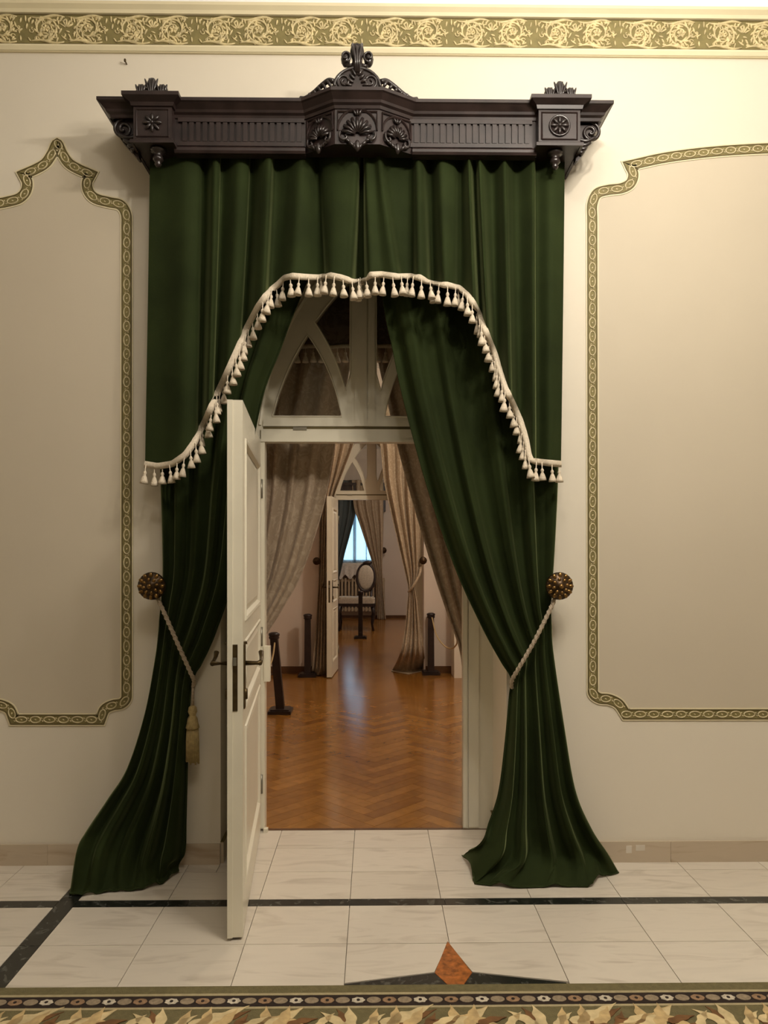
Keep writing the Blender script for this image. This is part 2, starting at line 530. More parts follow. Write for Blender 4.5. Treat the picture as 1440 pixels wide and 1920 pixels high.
# frieze below the ceiling
fz0, fz1 = 3.893, 4.038
fr = struct(MB().box((XL, -0.012, fz0 - 0.03), (XR, 0, ZC)).build('trim_1', 'mould'))
fr['label'] = 'olive and gilt scrollwork frieze under the ceiling'
MB().box((XL, -0.016, fz0), (XR, -0.012, fz1)).build('frieze_ground', 'olive', fr)
MB().sweep([(XL, -0.012), (XR, -0.012)], [(0, fz0 - 0.028), (0.006, fz0 - 0.026), (0.013, fz0 - 0.010), (0.013, fz0 - 0.002), (0, fz0 - 0.001)]).build('lower_moulding', 'mould', fr)
MB().sweep([(XL, -0.012), (XR, -0.012)], [(0, fz1 + 0.001), (0.012, fz1 + 0.003), (0.016, fz1 + 0.018), (0.030, fz1 + 0.034), (0.030, ZC - 0.004), (0, ZC - 0.004)]).build('upper_moulding', 'mould', fr)
for z in (fz0 + 0.002, fz1 - 0.005):
    MB().box((XL, -0.018, z), (XR, -0.016, z + 0.004)).build('edge_line', 'oliveline', fr)
def spiral(c, r0, turns, a0, sgn, n=40):
    out = []
    for i in range(n + 1):
        t = i / n
        r = r0 * (1 - t) ** 0.8 + 0.004
        a = a0 + sgn * turns * 2 * PI * t
        out.append((c[0] + r * math.cos(a), c[1], c[2] + r * math.sin(a)))
    return out
def scroll_mesh():
    b = MB()
    h = fz1 - fz0
    cz = h / 2
    W = 0.404
    rnd = random.Random(3)
    for cx, sg, a0 in [(0.10, 1, -PI / 2), (0.30, -1, -PI / 2)]:
        p = spiral((cx, 0, cz + 0.004), 0.054, 2.1, a0, sg)
        b.tube(p, 0.005, 5, radii=[0.006 - 0.0025 * i / len(p) for i in range(len(p))])
        for k in range(14):                              # leaves curling off the spiral
            q = p[1 + k * 2]
            dx, dz = q[0] - cx, q[2] - cz
            an = math.atan2(dz, dx)
            b.blob((q[0] + 0.006 * math.cos(an), 0, q[2] + 0.006 * math.sin(an)), (0.006, 0.007, 0.013), PI / 2 - an + sg * 0.9, 6, 4)
        for k in range(5):                               # flower in the eye of the spiral
            an = k * 2 * PI / 5 + 0.3
            b.blob((cx + 0.011 * math.cos(an), 0, cz + 0.004 + 0.011 * math.sin(an)), (0.006, 0.007, 0.010), PI / 2 - an, 6, 4)
    # stalks along the lower and upper edge, acanthus tips
    for z0, sg in [(0.014, 1), (h - 0.014, -1)]:
        for x0, x1 in [(0.03, 0.19), (0.21, 0.37)]:
            p = [(x0 + (x1 - x0) * t, 0, z0 + sg * 0.007 * math.sin(t * PI * 2)) for t in [i / 10 for i in range(11)]]
            b.tube(p, 0.006, 5, radii=[0.003 + 0.005 * math.sin(PI * i / 10) for i in range(11)])
        for k in range(12):
            x = 0.025 + k * 0.033
            if 0.19 < x < 0.21: continue
            b.blob((x, 0, z0 + sg * (0.010 + 0.006 * (k % 2))), (0.0045, 0.005, 0.013), rnd.uniform(-1.2, 1.2), 6, 4)
    for k in range(5):                                   # palmette between two spirals, upper half
        an = PI / 2 + (k - 2) * 0.5
        b.blob((0.20 + 0.022 * math.cos(an), 0, h * 0.52 + 0.03 * math.sin(an)), (0.005, 0.006, 0.017), PI / 2 - an, 6, 4)
    for k in range(46):
        xx, zz = rnd.uniform(0.005, 0.40), rnd.uniform(0.02, h - 0.016)
        if abs(xx - 0.0) < 0.03 and zz < 0.07: continue
        b.blob((xx, 0, zz), (0.0045, 0.006, rnd.uniform(0.009, 0.016)), rnd.uniform(0, PI), 6, 4)
    for k in range(34):                                  # small curled tendrils
        xx, zz = rnd.uniform(0.01, 0.395), rnd.uniform(0.02, h - 0.018)
        if (xx < 0.03 or xx > 0.375) and zz < 0.075: continue
        a0 = rnd.uniform(0, 2 * PI); r_ = rnd.uniform(0.007, 0.014)
        b.tube([(xx + r_ * (1 - 0.07 * i) * math.cos(a0 + i * 0.5), 0, zz + r_ * (1 - 0.07 * i) * math.sin(a0 + i * 0.5)) for i in range(9)], 0.0032, 4)
    return b.mesh('scroll_ornament', 'gilt', True)
sm = scroll_mesh()
x = XL + 0.1 + 0.012
while x < XR - 0.42:
    link('scroll_ornament', sm, fr, (x, -0.017, fz0))
    x += 0.404

# painted wall panels with a chain border
def wall_panel(name, label, segs):
    t = empty(name)
    struct(t); t['label'] = label
    path = []
    for sgm in segs:                                      # each segment is smooth; corners stay sharp
        sp = smooth_path([P(a, b, 0) for a, b in sgm], 6) if len(sgm) > 2 else [P(a, b, 0) for a, b in sgm]
        path += sp if not path else sp[1:]
    if (path[0] - path[-1]).length < 1e-3: path = path[:-1]
    n = len(path)
    MB().plate([(p.x, p.z) for p in path], [], -0.002, 0.0).build('field', 'field', t)
    def offs(d):
        out = []
        for i in range(n):
            a = path[i] - path[i - 1]; b = path[(i + 1) % n] - path[i]
            a.normalize(); b.normalize()
            na = Vector((a.z, 0, -a.x)); nb = Vector((b.z, 0, -b.x))
            m = na + nb
            m = m / max(0.5, m.dot(na)) if m.length > 0.3 else na
            out.append(path[i] + m * d)
        return out
    def band(d0, d1, y, m, nm):
        A, B = offs(d0), offs(d1)
        vs = [(p.x, y, p.z) for p in A] + [(p.x, y, p.z) for p in B] + [(p.x, -0.001, p.z) for p in A] + [(p.x, -0.001, p.z) for p in B]
        fs = []
        for i in range(n):
            j = (i + 1) % n
            fs += [(i, j, j + n, i + n), (i, i + 2 * n, j + 2 * n, j), (i + n, j + n, j + 3 * n, i + 3 * n)]
        MB().add(vs, fs).build(nm, m, t)
    band(-0.021, 0.021, -0.004, 'olive', 'border')
    band(-0.0235, -0.0195, -0.0065, 'oliveline', 'border_line')
    band(0.0195, 0.0235, -0.0065, 'oliveline', 'border_line')
    band(-0.030, -0.0245, -0.005, 'mould', 'border_edging')
    band(0.0245, 0.030, -0.005, 'mould', 'border_edging')
    q = path + [path[0]]
    L = sum((b - a).length for a, b in zip(q[:-1], q[1:]))
    cnt = round(L / 0.066)
    for k, (p, d) in enumerate(arclen(q, L / cnt)):
        o = link('chain_link', LINK[k % 2], t, (p.x, -0.0045, p.z))
        o.rotation_euler = (0, -math.atan2(d.z, d.x), 0)
    return t
def link_mesh(a, b, r):
    mb = MB()
    ring = [(a * math.cos(2 * PI * i / 14), 0, b * math.sin(2 * PI * i / 14)) for i in range(15)]
    mb.tube(ring, r, 4, cap=False)
    mb.blob((0.0, 0, 0.0), (0.006, 0.002, 0.003), 0.5, 6, 3)
    mb.tube([(a * 0.9, 0, 0.004), (a * 1.22, 0, 0.009), (a * 1.3, 0, 0.003)], 0.0022, 4)
    mb.tube([(-a * 0.9, 0, -0.004), (-a * 1.22, 0, -0.009), (-a * 1.3, 0, -0.003)], 0.0022, 4)
    return mb.mesh('chain_link', 'link', True)
LINK = [link_mesh(0.0265, 0.0140, 0.0033), link_mesh(0.0240, 0.0150, 0.0033)]
cx = 108
mir = lambda s, c: [(2 * c - a, b) for a, b in reversed(s)]
L1 = [(108, 271), (117, 288), (129, 306), (146, 317), (171, 328)]
L2 = [(171, 328), (164, 343), (167, 360), (180, 373), (205, 380), (226, 385), (237, 402), (238, 430)]
L3 = [(238, 430), (238, 1296)]
L4 = [(238, 1296), (237, 1310), (228, 1319), (212, 1322), (197, 1330), (189, 1349)]
half = [L1, L2, L3, L4]
segs = half + [[(189, 1349), (27, 1349)]] + [mir(s, cx) for s in reversed(half)]
top = mir(L1, cx)[:-1] + L1
segs = [top] + [L2, L3, L4, [(189, 1349), (27, 1349)]] + [mir(s, cx) for s in [L4, L3, L2]]
wall_panel('trim_2', 'painted tan wall panel with ogee-pointed gilt chain border left of the green curtain', segs)
c2 = 1530
R1 = [(1180, 311), (1250, 296), (1340, 285), (1440, 279), (1530, 277)]
R2 = [(1180, 311), (1187, 328), (1181, 345), (1164, 354), (1140, 357), (1119, 364), (1110, 384), (1110, 410)]
R3 = [(1110, 410), (1111, 1286)]
R4 = [(1111, 1286), (1112, 1300), (1124, 1309), (1142, 1311), (1160, 1320), (1173, 1339)]
mr = lambda s: [(2 * c2 - a, b) for a, b in s]
top = R1 + [(2 * c2 - a, b) for a, b in reversed(R1[:-1])]
segs = [top, mr(R2), mr(R3), mr(R4), [(2 * c2 - 1173, 1339), (1173, 1339)], list(reversed(R4)), list(reversed(R3)), list(reversed(R2))]
wall_panel('trim_3', 'painted tan wall panel with shallow arched gilt chain border right of the green curtain', segs)
nl = MB().tube([(0, 0.012, 0), (0, -0.018, 0.004), (0, -0.024, 0.010)], 0.0035, 6).blob((0, -0.02, 0.004), (0.006, 0.006, 0.009)).build('wall_nail', 'bronze', None, True, P(237, 120, -0.004))
tag(nl, 'small dark nail in the cream wall above the left panel', 'nail')

# rooms beyond: parquet floor, walls, ceilings
YB0, YB1, W2 = WT, 5.47, 0.36                 # middle room
YC0, YC1 = YB1 + W2, 12.75                     # far room
BX0, BX1 = -2.4, 2.4
struct(MB().box((BX0 - 0.1, YB0, -0.05), (BX0, YC1, 3.7)).build('wall_beyond_left', 'pink'))
struct(MB().box((BX1, YB0, -0.05), (BX1 + 0.1, YC1, 3.7)).build('wall_beyond_right', 'pink'))
struct(MB().box((BX0 - 0.1, YB0, 3.7), (BX1 + 0.1, YC1 + 0.2, 3.8)).build('ceiling_beyond', 'ceil'))
struct(MB().plate([(BX0, -0.05), (-0.62, -0.05), (-0.62, 3.1), (0.60, 3.1), (0.60, -0.05), (BX1, -0.05), (BX1, 3.7), (BX0, 3.7)], [], YB1, YC0).build('wall_middle', 'pink'))
WX0, WX1, WZ0, WZ1 = -0.98, 0.10, 1.20, 2.75
struct(MB().plate([(BX0, -0.05), (BX1, -0.05), (BX1, 3.7), (BX0, 3.7)], [[(WX0, WZ0), (WX1, WZ0), (WX1, WZ1), (WX0, WZ1)]], YC1, YC1 + 0.2).build('wall_window', 'pink'))
pier = struct(MB().box((0.93, YB1 - 0.36, 0), (1.6, YB1, 3.7)).build('wall_pier', 'wall'))
for nm, a, b in [('baseboard_middle_left', (BX0, YB1 - 0.02, 0), (-0.64, YB1, 0.085)), ('baseboard_middle_right', (0.62, YB1 - 0.02, 0), (0.93, YB1, 0.085)),
                 ('baseboard_window', (BX0, YC1 - 0.02, 0), (BX1, YC1, 0.06)),
                 ('baseboard_doorway', (0.66, WT, 0), (BX1, WT + 0.02, 0.09))]:
    b_ = struct(MB().box(a, (b[0], b[1], b[2] - 0.012)).build(nm, 'threshold'))
    MB().box((a[0], a[1] + 0.006, b[2] - 0.012), b).build('top_bead', 'threshold', b_)

fb = struct(MB().box((BX0, WT - 0.08, -0.06), (BX1, YC1, -0.012)).build('floor_parquet', 'threshold'))
PLL, PLW = 0.43, 0.086
def clip(poly, x0, x1, y0, y1):
    for ax, lim, sg in [(0, x0, 1), (0, x1, -1), (1, y0, 1), (1, y1, -1)]:
        out = []
        for i in range(len(poly)):
            a, b = poly[i - 1], poly[i]
            ia, ib = sg * (a[ax] - lim) >= 0, sg * (b[ax] - lim) >= 0
            if ia != ib:
                t = (lim - a[ax]) / (b[ax] - a[ax])
                out.append((a[0] + t * (b[0] - a[0]), a[1] + t * (b[1] - a[1])))
            if ib: out.append(b)
        poly = out
        if len(poly) < 3: return []
    return poly
c45 = math.sqrt(0.5)
r45 = lambda p: ((p[0] - p[1]) * c45, (p[0] + p[1]) * c45)
planks = []
g = 0.0008
for m in range(-14, 15):
    for k in range(-10, 140):
        ox, oy = k * PLW + m * PLL, k * PLW - m * PLL
        for q in ([(ox + g, oy + g), (ox + PLL - g, oy + g), (ox + PLL - g, oy + PLW - g), (ox + g, oy + PLW - g)],
                  [(ox + PLL + g, oy + PLW - PLL + g), (ox + PLL + PLW - g, oy + PLW - PLL + g), (ox + PLL + PLW - g, oy + PLW - g), (ox + PLL + g, oy + PLW - g)]):
            poly = [r45(p) for p in q]
            poly = [(a, b + 0.1) for a, b in poly]
            c = (sum(p[0] for p in poly) / 4, sum(p[1] for p in poly) / 4)
            cl = clip(poly, BX0, BX1, WT - 0.065, YC1 - 0.02)
            if not cl: continue
            # inside the thick wall only the doorway carries planks
            if c[1] < WT and not (-0.75 < c[0] < 0.65): continue
            if YB1 < c[1] < YC0 and not (-0.8 < c[0] < 0.8): continue
            d = c[1] - CAM_Y
            seen = -0.62 * d / 4.0 * 0.98 - 0.12 < c[0] < 0.50 * d / 4.0 + 0.12
            planks.append((0 if seen else 1, d, cl))
planks.sort(key=lambda t: (t[0], t[1]))
for pr, d, cl in planks[:300]:
    cxm = sum(p[0] for p in cl) / len(cl); cym = sum(p[1] for p in cl) / len(cl)
    MB().prism([(a - cxm, b - cym) for a, b in cl], -0.012, random.uniform(-0.00015, 0.00015)).build('plank', 'parquet', fb, loc=(cxm, cym, 0))
rest = MB()
for pr, d, cl in planks[300:]: rest.prism(cl, -0.012, 0)
tag(rest.build('parquet_beyond', 'parquet', fb), kind='stuff')
struct(MB().box((OX0, WT - 0.085, -0.012), (OX1, WT - 0.062, 0.002)).build('trim_4', 'threshold'))

# ------------------------------------------------------------------ door frames with gothic transoms
def arc_pts(a, b, bulge, n=10):
    """points from a to b bowed sideways by bulge (fraction of the chord)"""
    a = Vector(a); b = Vector(b)
    d = b - a
    nn = Vector((-d.y, d.x))
    return [tuple(a + d * (i / n) + nn * (bulge * 4 * (i / n) * (1 - i / n))) for i in range(n + 1)]
def door_frame(name, label, cxw, sx, head, y0, jl, jr, outer):
    """frame plate with the doorway and the tracery cut out; drawn about the middle mullion, in metres"""
    K = 350.0
    def q(x, y): return (cxw + (x - 681) / K * sx, head + (828 - y) / K * sx)
    lanc = [q(*p) for p in [(511, 780)] + arc_pts((511, 780), (577, 626), -0.045)[1:] + arc_pts((577, 626), (641, 780), -0.060)[1:]]
    tri = [q(*p) for p in arc_pts((648, 732), (590, 603), 0.045)] + [q(*p) for p in arc_pts((591, 603), (657, 525), -0.03)[1:]] + [q(657, 700)]
    flip = lambda l: [(2 * cxw - a, b) for a, b in reversed(l)]
    holes = [lanc, tri, flip(lanc), flip(tri)]
    x0, x1, zt = outer
    t = empty(name)
    struct(t); t['label'] = label
    pl = [(x0, 0), (jl, 0), (jl, head), (jr, head), (jr, 0), (x1, 0), (x1, zt), (x0, zt)]
    MB().plate(pl, holes, y0, y0 + 0.055).build('frame', 'paint', t)
    for h in holes:                                        # glazing bead and pane in each opening
        cxh = sum(p[0] for p in h) / len(h); czh = sum(p[1] for p in h) / len(h)
        pn = MB().plate(h, [], y0 + 0.030, y0 + 0.034).build('pane', 'glass', t)
        MB().tube([(a, y0 - 0.001, b) for a, b in h + h[:1]], 0.0045 * sx, 4).build('glazing_bead', 'paint', pn)
    # raised rails: head bar, sash bottom rail, mullion, arch moulding
    MB().box((jl - 0.02, y0 - 0.012, head + 0.004), (jr + 0.02, y0 + 0.002, head + 0.068 * sx)).build('head_rail', 'paint', t)
    MB().box((jl - 0.03, y0 - 0.017, head), (jr + 0.03, y0 + 0.002, head + 0.014 * sx)).build('head_bead', 'paint', t)
    MB().box((jl - 0.01, y0 - 0.006, head + 0.084 * sx), (jr + 0.01, y0 + 0.002, head + 0.118 * sx)).build('sash_rail', 'paint', t)
    MB().box((jl - 0.01, y0 - 0.0015, head + 0.068 * sx), (jr + 0.01, y0 + 0.002, head + 0.084 * sx)).build('sash_gap_shade', 'oliveline', t)  # solid dark strip, painted shade between head rail and sash
    MB().box((cxw - 0.046 * sx, y0 - 0.010, head + 0.085 * sx), (cxw + 0.020 * sx, y0 + 0.002, head + 1.1 * sx)).build('mullion', 'paint', t)
    MB().box((cxw + 0.026 * sx, y0 - 0.0085, head + 0.085 * sx), (cxw + 0.062 * sx, y0 + 0.002, head + 1.1 * sx)).build('mullion', 'paint', t)
    ar = [q(*p) for p in arc_pts((488, 796), (681, 440), -0.10, 16)]
    for l in (ar, flip(ar)):
        MB().tube([(a, y0, b) for a, b in l], 0.010 * sx, 5).build('arch_moulding', 'paint', t)
    lx = q(563, 0)[0]
    MB().box((lx - 0.036 * sx, y0 - 0.016, head + 0.062 * sx), (lx + 0.036 * sx, y0 - 0.006, head + 0.078 * sx)).build('latch_plate', 'steel', t)
    # jamb mouldings
    for xa, sgn in ((jl, -1), (jr, 1)):
        e = sorted([xa, xa + sgn * 0.022])
        MB().box((e[0], y0 - 0.012, 0.012), (e[1], y0 + 0.002, head)).build('jamb_bead', 'paint', t)
        e = sorted([xa + sgn * 0.03, xa + sgn * 0.085])
        MB().box((e[0], y0 - 0.007, 0.012), (e[1], y0 + 0.002, head)).build('jamb_moulding', 'paint', t)
    return t
JL, JR, HEAD = P(497, 900, 0.42).x, P(868, 900, 0.42).x, P(0, 828, 0.42).z
f1 = door_frame('trim_5', 'ivory gothic tracery door frame behind the green curtains', P(681, 0, 0.42).x, 1.0, HEAD, 0.42, JL, JR, (OX0, OX1, OZ))
MB().box((JL - 0.004, 0.40, P(0, 1278, 0.42).z), (JL + 0.028, 0.44, P(0, 1212, 0.42).z)).build('strike_box', 'paint', f1)
MB().box((JL - 0.004, 0.385, 0.0), (JL + 0.018, 0.415, 0.018)).build('jamb_foot', 'paint', f1)
Y2 = 5.80
JL2, JR2, HEAD2 = P(632, 900, Y2).x, 0.46, P(0, 937, Y2).z
door_frame('trim_6', 'ivory gothic tracery door frame at the far end of the parquet room', P(697, 0, Y2).x, 0.82, HEAD2, Y2 - 0.03, JL2, JR2, (-0.62, 0.60, 3.1))

# ------------------------------------------------------------------ door leaves
def door_leaf(name, label, hinge, free, h, lock=True):
    hx = Vector(hinge); fx = Vector(free)
    d = fx - hx
    wd = d.length
    t = empty(name, (hx.x, hx.y, 0))
    t.rotation_euler = (0, 0, math.atan2(d.y, d.x))
    struct(t); t['label'] = label
    T = 0.058
    MB().box((0, -T + 0.010, 0.012), (wd - 0.004, -0.010, h)).build('core', 'paint', t)
    rails = [(0.012, 0.17), (0.800, 0.870), (1.140, 1.215), (h - 0.13, h)]
    for (a, b) in rails:
        MB().box((0.10, -T, a), (wd - 0.10, 0, b)).build('rail', 'paint', t)
    MB().box((0, -T, 0.012), (0.10, 0, h)).build('stile', 'paint', t)
    MB().box((wd - 0.10, -T, 0.012), (wd, 0, h)).build('stile', 'paint', t)
    # rebate strip along the meeting edge
    MB().box((wd - 0.001, -T, 0.012), (wd + 0.006, -T + 0.020, h)).build('rebate', 'paint', t)
    for (r0, r1) in zip(rails[:-1], rails[1:]):
        a, b = r0[1], r1[0]
        for y, sg in ((-0.010, 1), (-T + 0.010, -1)):
            pb = MB()
            i0, i1 = 0.10 + 0.055, wd - 0.10 - 0.055
            k0, k1 = a + 0.055, b - 0.055
            yo = y + sg * 0.006
            pb.add([(i0, yo, k0), (i1, yo, k0), (i1, yo, k1), (i0, yo, k1), (i0 - 0.02, y, k0 - 0.02), (i1 + 0.02, y, k0 - 0.02), (i1 + 0.02, y, k1 + 0.02), (i0 - 0.02, y, k1 + 0.02)],
                   [(0, 1, 2, 3), (0, 4, 5, 1), (1, 5, 6, 2), (2, 6, 7, 3), (3, 7, 4, 0)])
            pn = pb.build('panel', 'paint', t, fix=False)
            mb = MB()
            fr_ = [(0.10, a), (wd - 0.10, a), (wd - 0.10, b), (0.10, b)]
            o_, i_ = 0.0, 0.028
            def ins(v): return [(0.10 + v, a + v), (wd - 0.10 - v, a + v), (wd - 0.10 - v, b - v), (0.10 + v, b - v)]
            lo = [(ins(0.0), y + sg * 0.010), (ins(0.004), y + sg * 0.017), (ins(0.016), y + sg * 0.015), (ins(0.028), y + sg * 0.001)]
            for (A, ya), (B, yb) in zip(lo[:-1], lo[1:]):
                vs = [(p[0], ya, p[1]) for p in A] + [(p[0], yb, p[1]) for p in B]
                mb.add(vs, [(i, (i + 1) % 4, (i + 1) % 4 + 4, i + 4) for i in range(4)])
            mb.build('panel_moulding', 'paint', pn)
    if lock:
        zc = 0.86 + 0.15
        MB().box((wd - 0.001, -T * 0.5 - 0.010, zc - 0.13), (wd + 0.003, -T * 0.5 + 0.010, zc + 0.125)).build('lock_plate', 'bronze', t)
        lt = MB().box((wd, -T * 0.5 - 0.006, zc + 0.045), (wd + 0.012, -T * 0.5 + 0.006, zc + 0.075)).build('latch_bolt', 'steel', t)
        for y, sg in ((0, 1), (-T, -1)):
            es = MB()
            es.box((wd - 0.075, min(y, y + sg * 0.006), zc - 0.13), (wd - 0.035, max(y, y + sg * 0.006), zc + 0.12))
            es.lathe([(0.014, 0), (0.012, 0.01)], 10, (wd - 0.055, y, zc + 0.12), 'Z')
            eo = es.build('escutcheon', 'bronze', t)
            hd = MB()
            hz = zc + 0.045
            hd.tube([(wd - 0.055, y, hz), (wd - 0.055, y + sg * 0.052, hz), (wd - 0.056, y + sg * 0.066, hz + 0.002)], 0.009, 8, radii=[0.010, 0.008, 0.012])
            hd.tube([(wd - 0.05, y + sg * 0.062, hz), (wd - 0.10, y + sg * 0.064, hz + 0.003), (wd - 0.15, y + sg * 0.062, hz + 0.012), (wd - 0.165, y + sg * 0.060, hz + 0.030)], 0.008, 8, radii=[0.010, 0.007, 0.008, 0.011])
            hd.build('handle', 'bronze', eo, True)
            MB().lathe([(0.009, -0.02), (0.009, 0.02)], 8, (wd - 0.055, y + sg * 0.006, zc - 0.075), 'Z').build('keyhole_cover', 'bronze', eo, True)
    for z in (0.25, h * 0.5, h - 0.25):
        MB().lathe([(0.008, -0.05), (0.008, 0.05)], 8, (-0.004, 0.004, z)).build('hinge', 'steel', t, True)
    return t
free1 = PF(455, 1757, 0.012)
door_leaf('door_1', 'ivory panelled door leaf standing open beside the left green curtain', (P(489, 0, 0.41).x, 0.405), (free1.x, free1.y), HEAD)
door_leaf('door_2', 'ivory door leaf standing open at the far end of the parquet room', (P(634, 0, 5.76).x, 5.75), (P(622, 0, 5.11).x, 5.11), HEAD2)

# ================================================================== GREEN CURTAIN SET
# ---- pelmet
pel = empty('carved_pelmet', (0, 0, 3.25))
tag(pel, 'dark carved wooden pelmet with crest above the green curtains', 'pelmet')
def pm(mb, name, m='walnut', smooth=False, parent=None):
    if parent is None:
        mb.v = [(a, b, c - 3.25) for a, b, c in mb.v]
        return mb.build(name, m, pel, smooth)
    mb.v = [(a, b, c - 3.25) for a, b, c in mb.v]
    return mb.build(name, m, parent, smooth)
PC = -0.072                                   # middle of the pelmet
YFL, YBX, YBAY = -0.235, -0.290, -0.318       # fronts: flank, corner box, bay
ZB, ZT = 3.262, 3.486
xb0, xb1 = P(250, 0, YBX).x, P(322, 0, YBX).x
xc0, xc1 = P(1010, 0, YBX).x, P(1088, 0, YBX).x
bay = [(P(573, 0, YFL).x, YFL), (P(628, 0, YBAY).x, YBAY), (P(712, 0, YBAY).x, YBAY), (P(773, 0, YFL).x, YFL)]
xw0, xw1 = P(180, 0, -0.27).x + 0.062, P(1152, 0, -0.27).x - 0.062
Z0, Z1 = 3.300, 3.418                          # fluted band between mouldings
# core boards
fl = MB().box((xb1, YFL, Z0 - 0.04), (bay[0][0], YFL + 0.03, ZT - 0.04))
pm(fl, 'fluted_board')
pm(MB().box((bay[3][0], YFL, Z0 - 0.04), (xc0, YFL + 0.03, ZT - 0.04)), 'fluted_board')
pm(MB().box((xw0, YFL + 0.0, ZT - 0.02), (xw1, 0, ZT - 0.004)), 'top_board')
slat = None
for a, b, nfl in [(xb1 + 0.035, bay[0][0] - 0.008, 18), (bay[3][0] + 0.008, xc0 - 0.022, 18)]:
    pitch = (b - a) / nfl
    me = MB().box((0, 0, 0), (pitch * 0.66, 0.010, Z1 - Z0 - 0.034)).mesh('flute', 'walnut')
    for i in range(nfl):
        link('flute', me, pel, (a + i * pitch, YFL - 0.009, Z0 + 0.017 - 3.25))
    for z, hh in [(Z0 - 0.004, 0.018), (Z1 - 0.016, 0.018)]:
        pm(MB().box((a - 0.02, YFL - 0.011, z), (b + 0.003, YFL + 0.002, z + hh)), 'flute_rail')
# mouldings following the front
crown = [(0, 3.418), (0.006, 3.420), (0.010, 3.432), (0.022, 3.438), (0.026, 3.448), (0.046, 3.468), (0.054, 3.472), (0.054, ZT), (0, ZT)]
base = [(0, 3.262), (0.012, 3.262), (0.018, 3.272), (0.018, 3.284), (0.010, 3.292), (0.004, 3.298), (0, 3.298)]
pm(MB().sweep([(xb1, YFL), (bay[0][0], YFL)], crown), 'crown_moulding')
pm(MB().sweep([(bay[3][0], YFL), (xc0, YFL)], crown), 'crown_moulding')
pm(MB().sweep([(xw0, 0), (xw0, YFL), (xb0 + 0.01, YFL)], crown), 'crown_moulding')
pm(MB().sweep([(xc1 - 0.01, YFL), (xw1, YFL), (xw1, 0)], crown), 'crown_moulding')
pm(MB().sweep([(xb1, YFL), (bay[0][0], YFL)], base), 'base_moulding')
pm(MB().sweep([(bay[3][0], YFL), (xc0, YFL)], base), 'base_moulding')
bayZ = 0.0
pm(MB().sweep(bay, [(o, z + bayZ) for o, z in crown]), 'crown_moulding')
pm(MB().prism([(bay[0][0], YFL + 0.03)] + bay + [(bay[3][0], YFL + 0.03)], 3.268, ZT + bayZ), 'bay_body')
# three bay faces: arched panel with carved shell
def shell(parent_name, A, B, wd, arch_top, zc, rr, tip):
    A = Vector((A[0], A[1], 0)); B = Vector((B[0], B[1], 0))
    d = (B - A); L = d.length; d.normalize()
    nrm = Vector((d.y, -d.x, 0))
    mid = (A + B) / 2
    def w(u, z, o): return mid + d * u + nrm * o + Vector((0, 0, z))
    fp = MB()
    hw = L / 2 - 0.012
    top = 3.408
    # beaded frame: two uprights, top, arch
    pts = [w(-hw, zc + 0.0, 0.004), w(-hw, top, 0.004), w(hw, top, 0.004), w(hw, zc + 0.0, 0.004)]
    fp.tube(pts, 0.0045, 4)
    fp.tube([w((rr + 0.012) * math.cos(PI - PI * i / 14), zc + 0.004 + (rr + 0.016) * math.sin(PI * i / 14), 0.004) for i in range(15)], 0.005, 4)
    o = pm(fp, 'arched_panel_bead')
    sh = MB()
    for i in range(9):                                     # ribs of the shell
        an = PI * (0.06 + 0.88 * i / 8)
        p0 = w(0.010 * math.cos(an), zc - 0.020 + 0.01 * math.sin(an), 0.010)
        p1 = w(rr * 0.55 * math.cos(an), zc - 0.020 + rr * 0.62 * math.sin(an), 0.016)
        p2 = w(rr * 0.92 * math.cos(an), zc - 0.020 + rr * 1.0 * math.sin(an), 0.007)
        sh.tube([p0, p1, p2], 0.006, 5, radii=[0.003, 0.0065, 0.008])
    pm(sh, 'carved_shell', 'carve', True)
    lv = MB()
    for sg in (-1, 1):                                     # scrolls and leaves below the shell
        p = [w(sg * (rr * 0.95 + 0.004), zc - 0.005, 0.008), w(sg * rr * 1.05, zc - 0.030, 0.012), w(sg * rr * 0.85, zc - 0.046, 0.014), w(sg * rr * 0.62, zc - 0.036, 0.012), w(sg * rr * 0.72, zc - 0.024, 0.010)]
        lv.tube(smooth_path(p, 4), 0.006, 5)
        for k in range(3):
            c = w(sg * (0.012 + 0.016 * k), zc - 0.046 - 0.010 * (2 - k) * tip, 0.010)
            lv.blob(c, (0.008, 0.008, 0.017), sg * (0.5 + 0.25 * k), 6, 4)
    lv.blob(w(0, zc - 0.055 - 0.012 * tip, 0.012), (0.013, 0.012, 0.026), 0, 8, 5)
    for k in (-1, 0, 1):
        lv.blob(w(k * 0.012, zc + rr * 1.02, 0.010), (0.006, 0.007, 0.014), k * 0.5, 6, 4)
    pm(lv, 'carved_leaves', 'carve', True)
shell('c', bay[1], bay[2], 0, 0, 3.326, 0.074, 1.4)
shell('l', bay[0], bay[1], 0, 0, 3.328, 0.058, 0.6)
shell('r', bay[2], bay[3], 0, 0, 3.328, 0.058, 0.6)
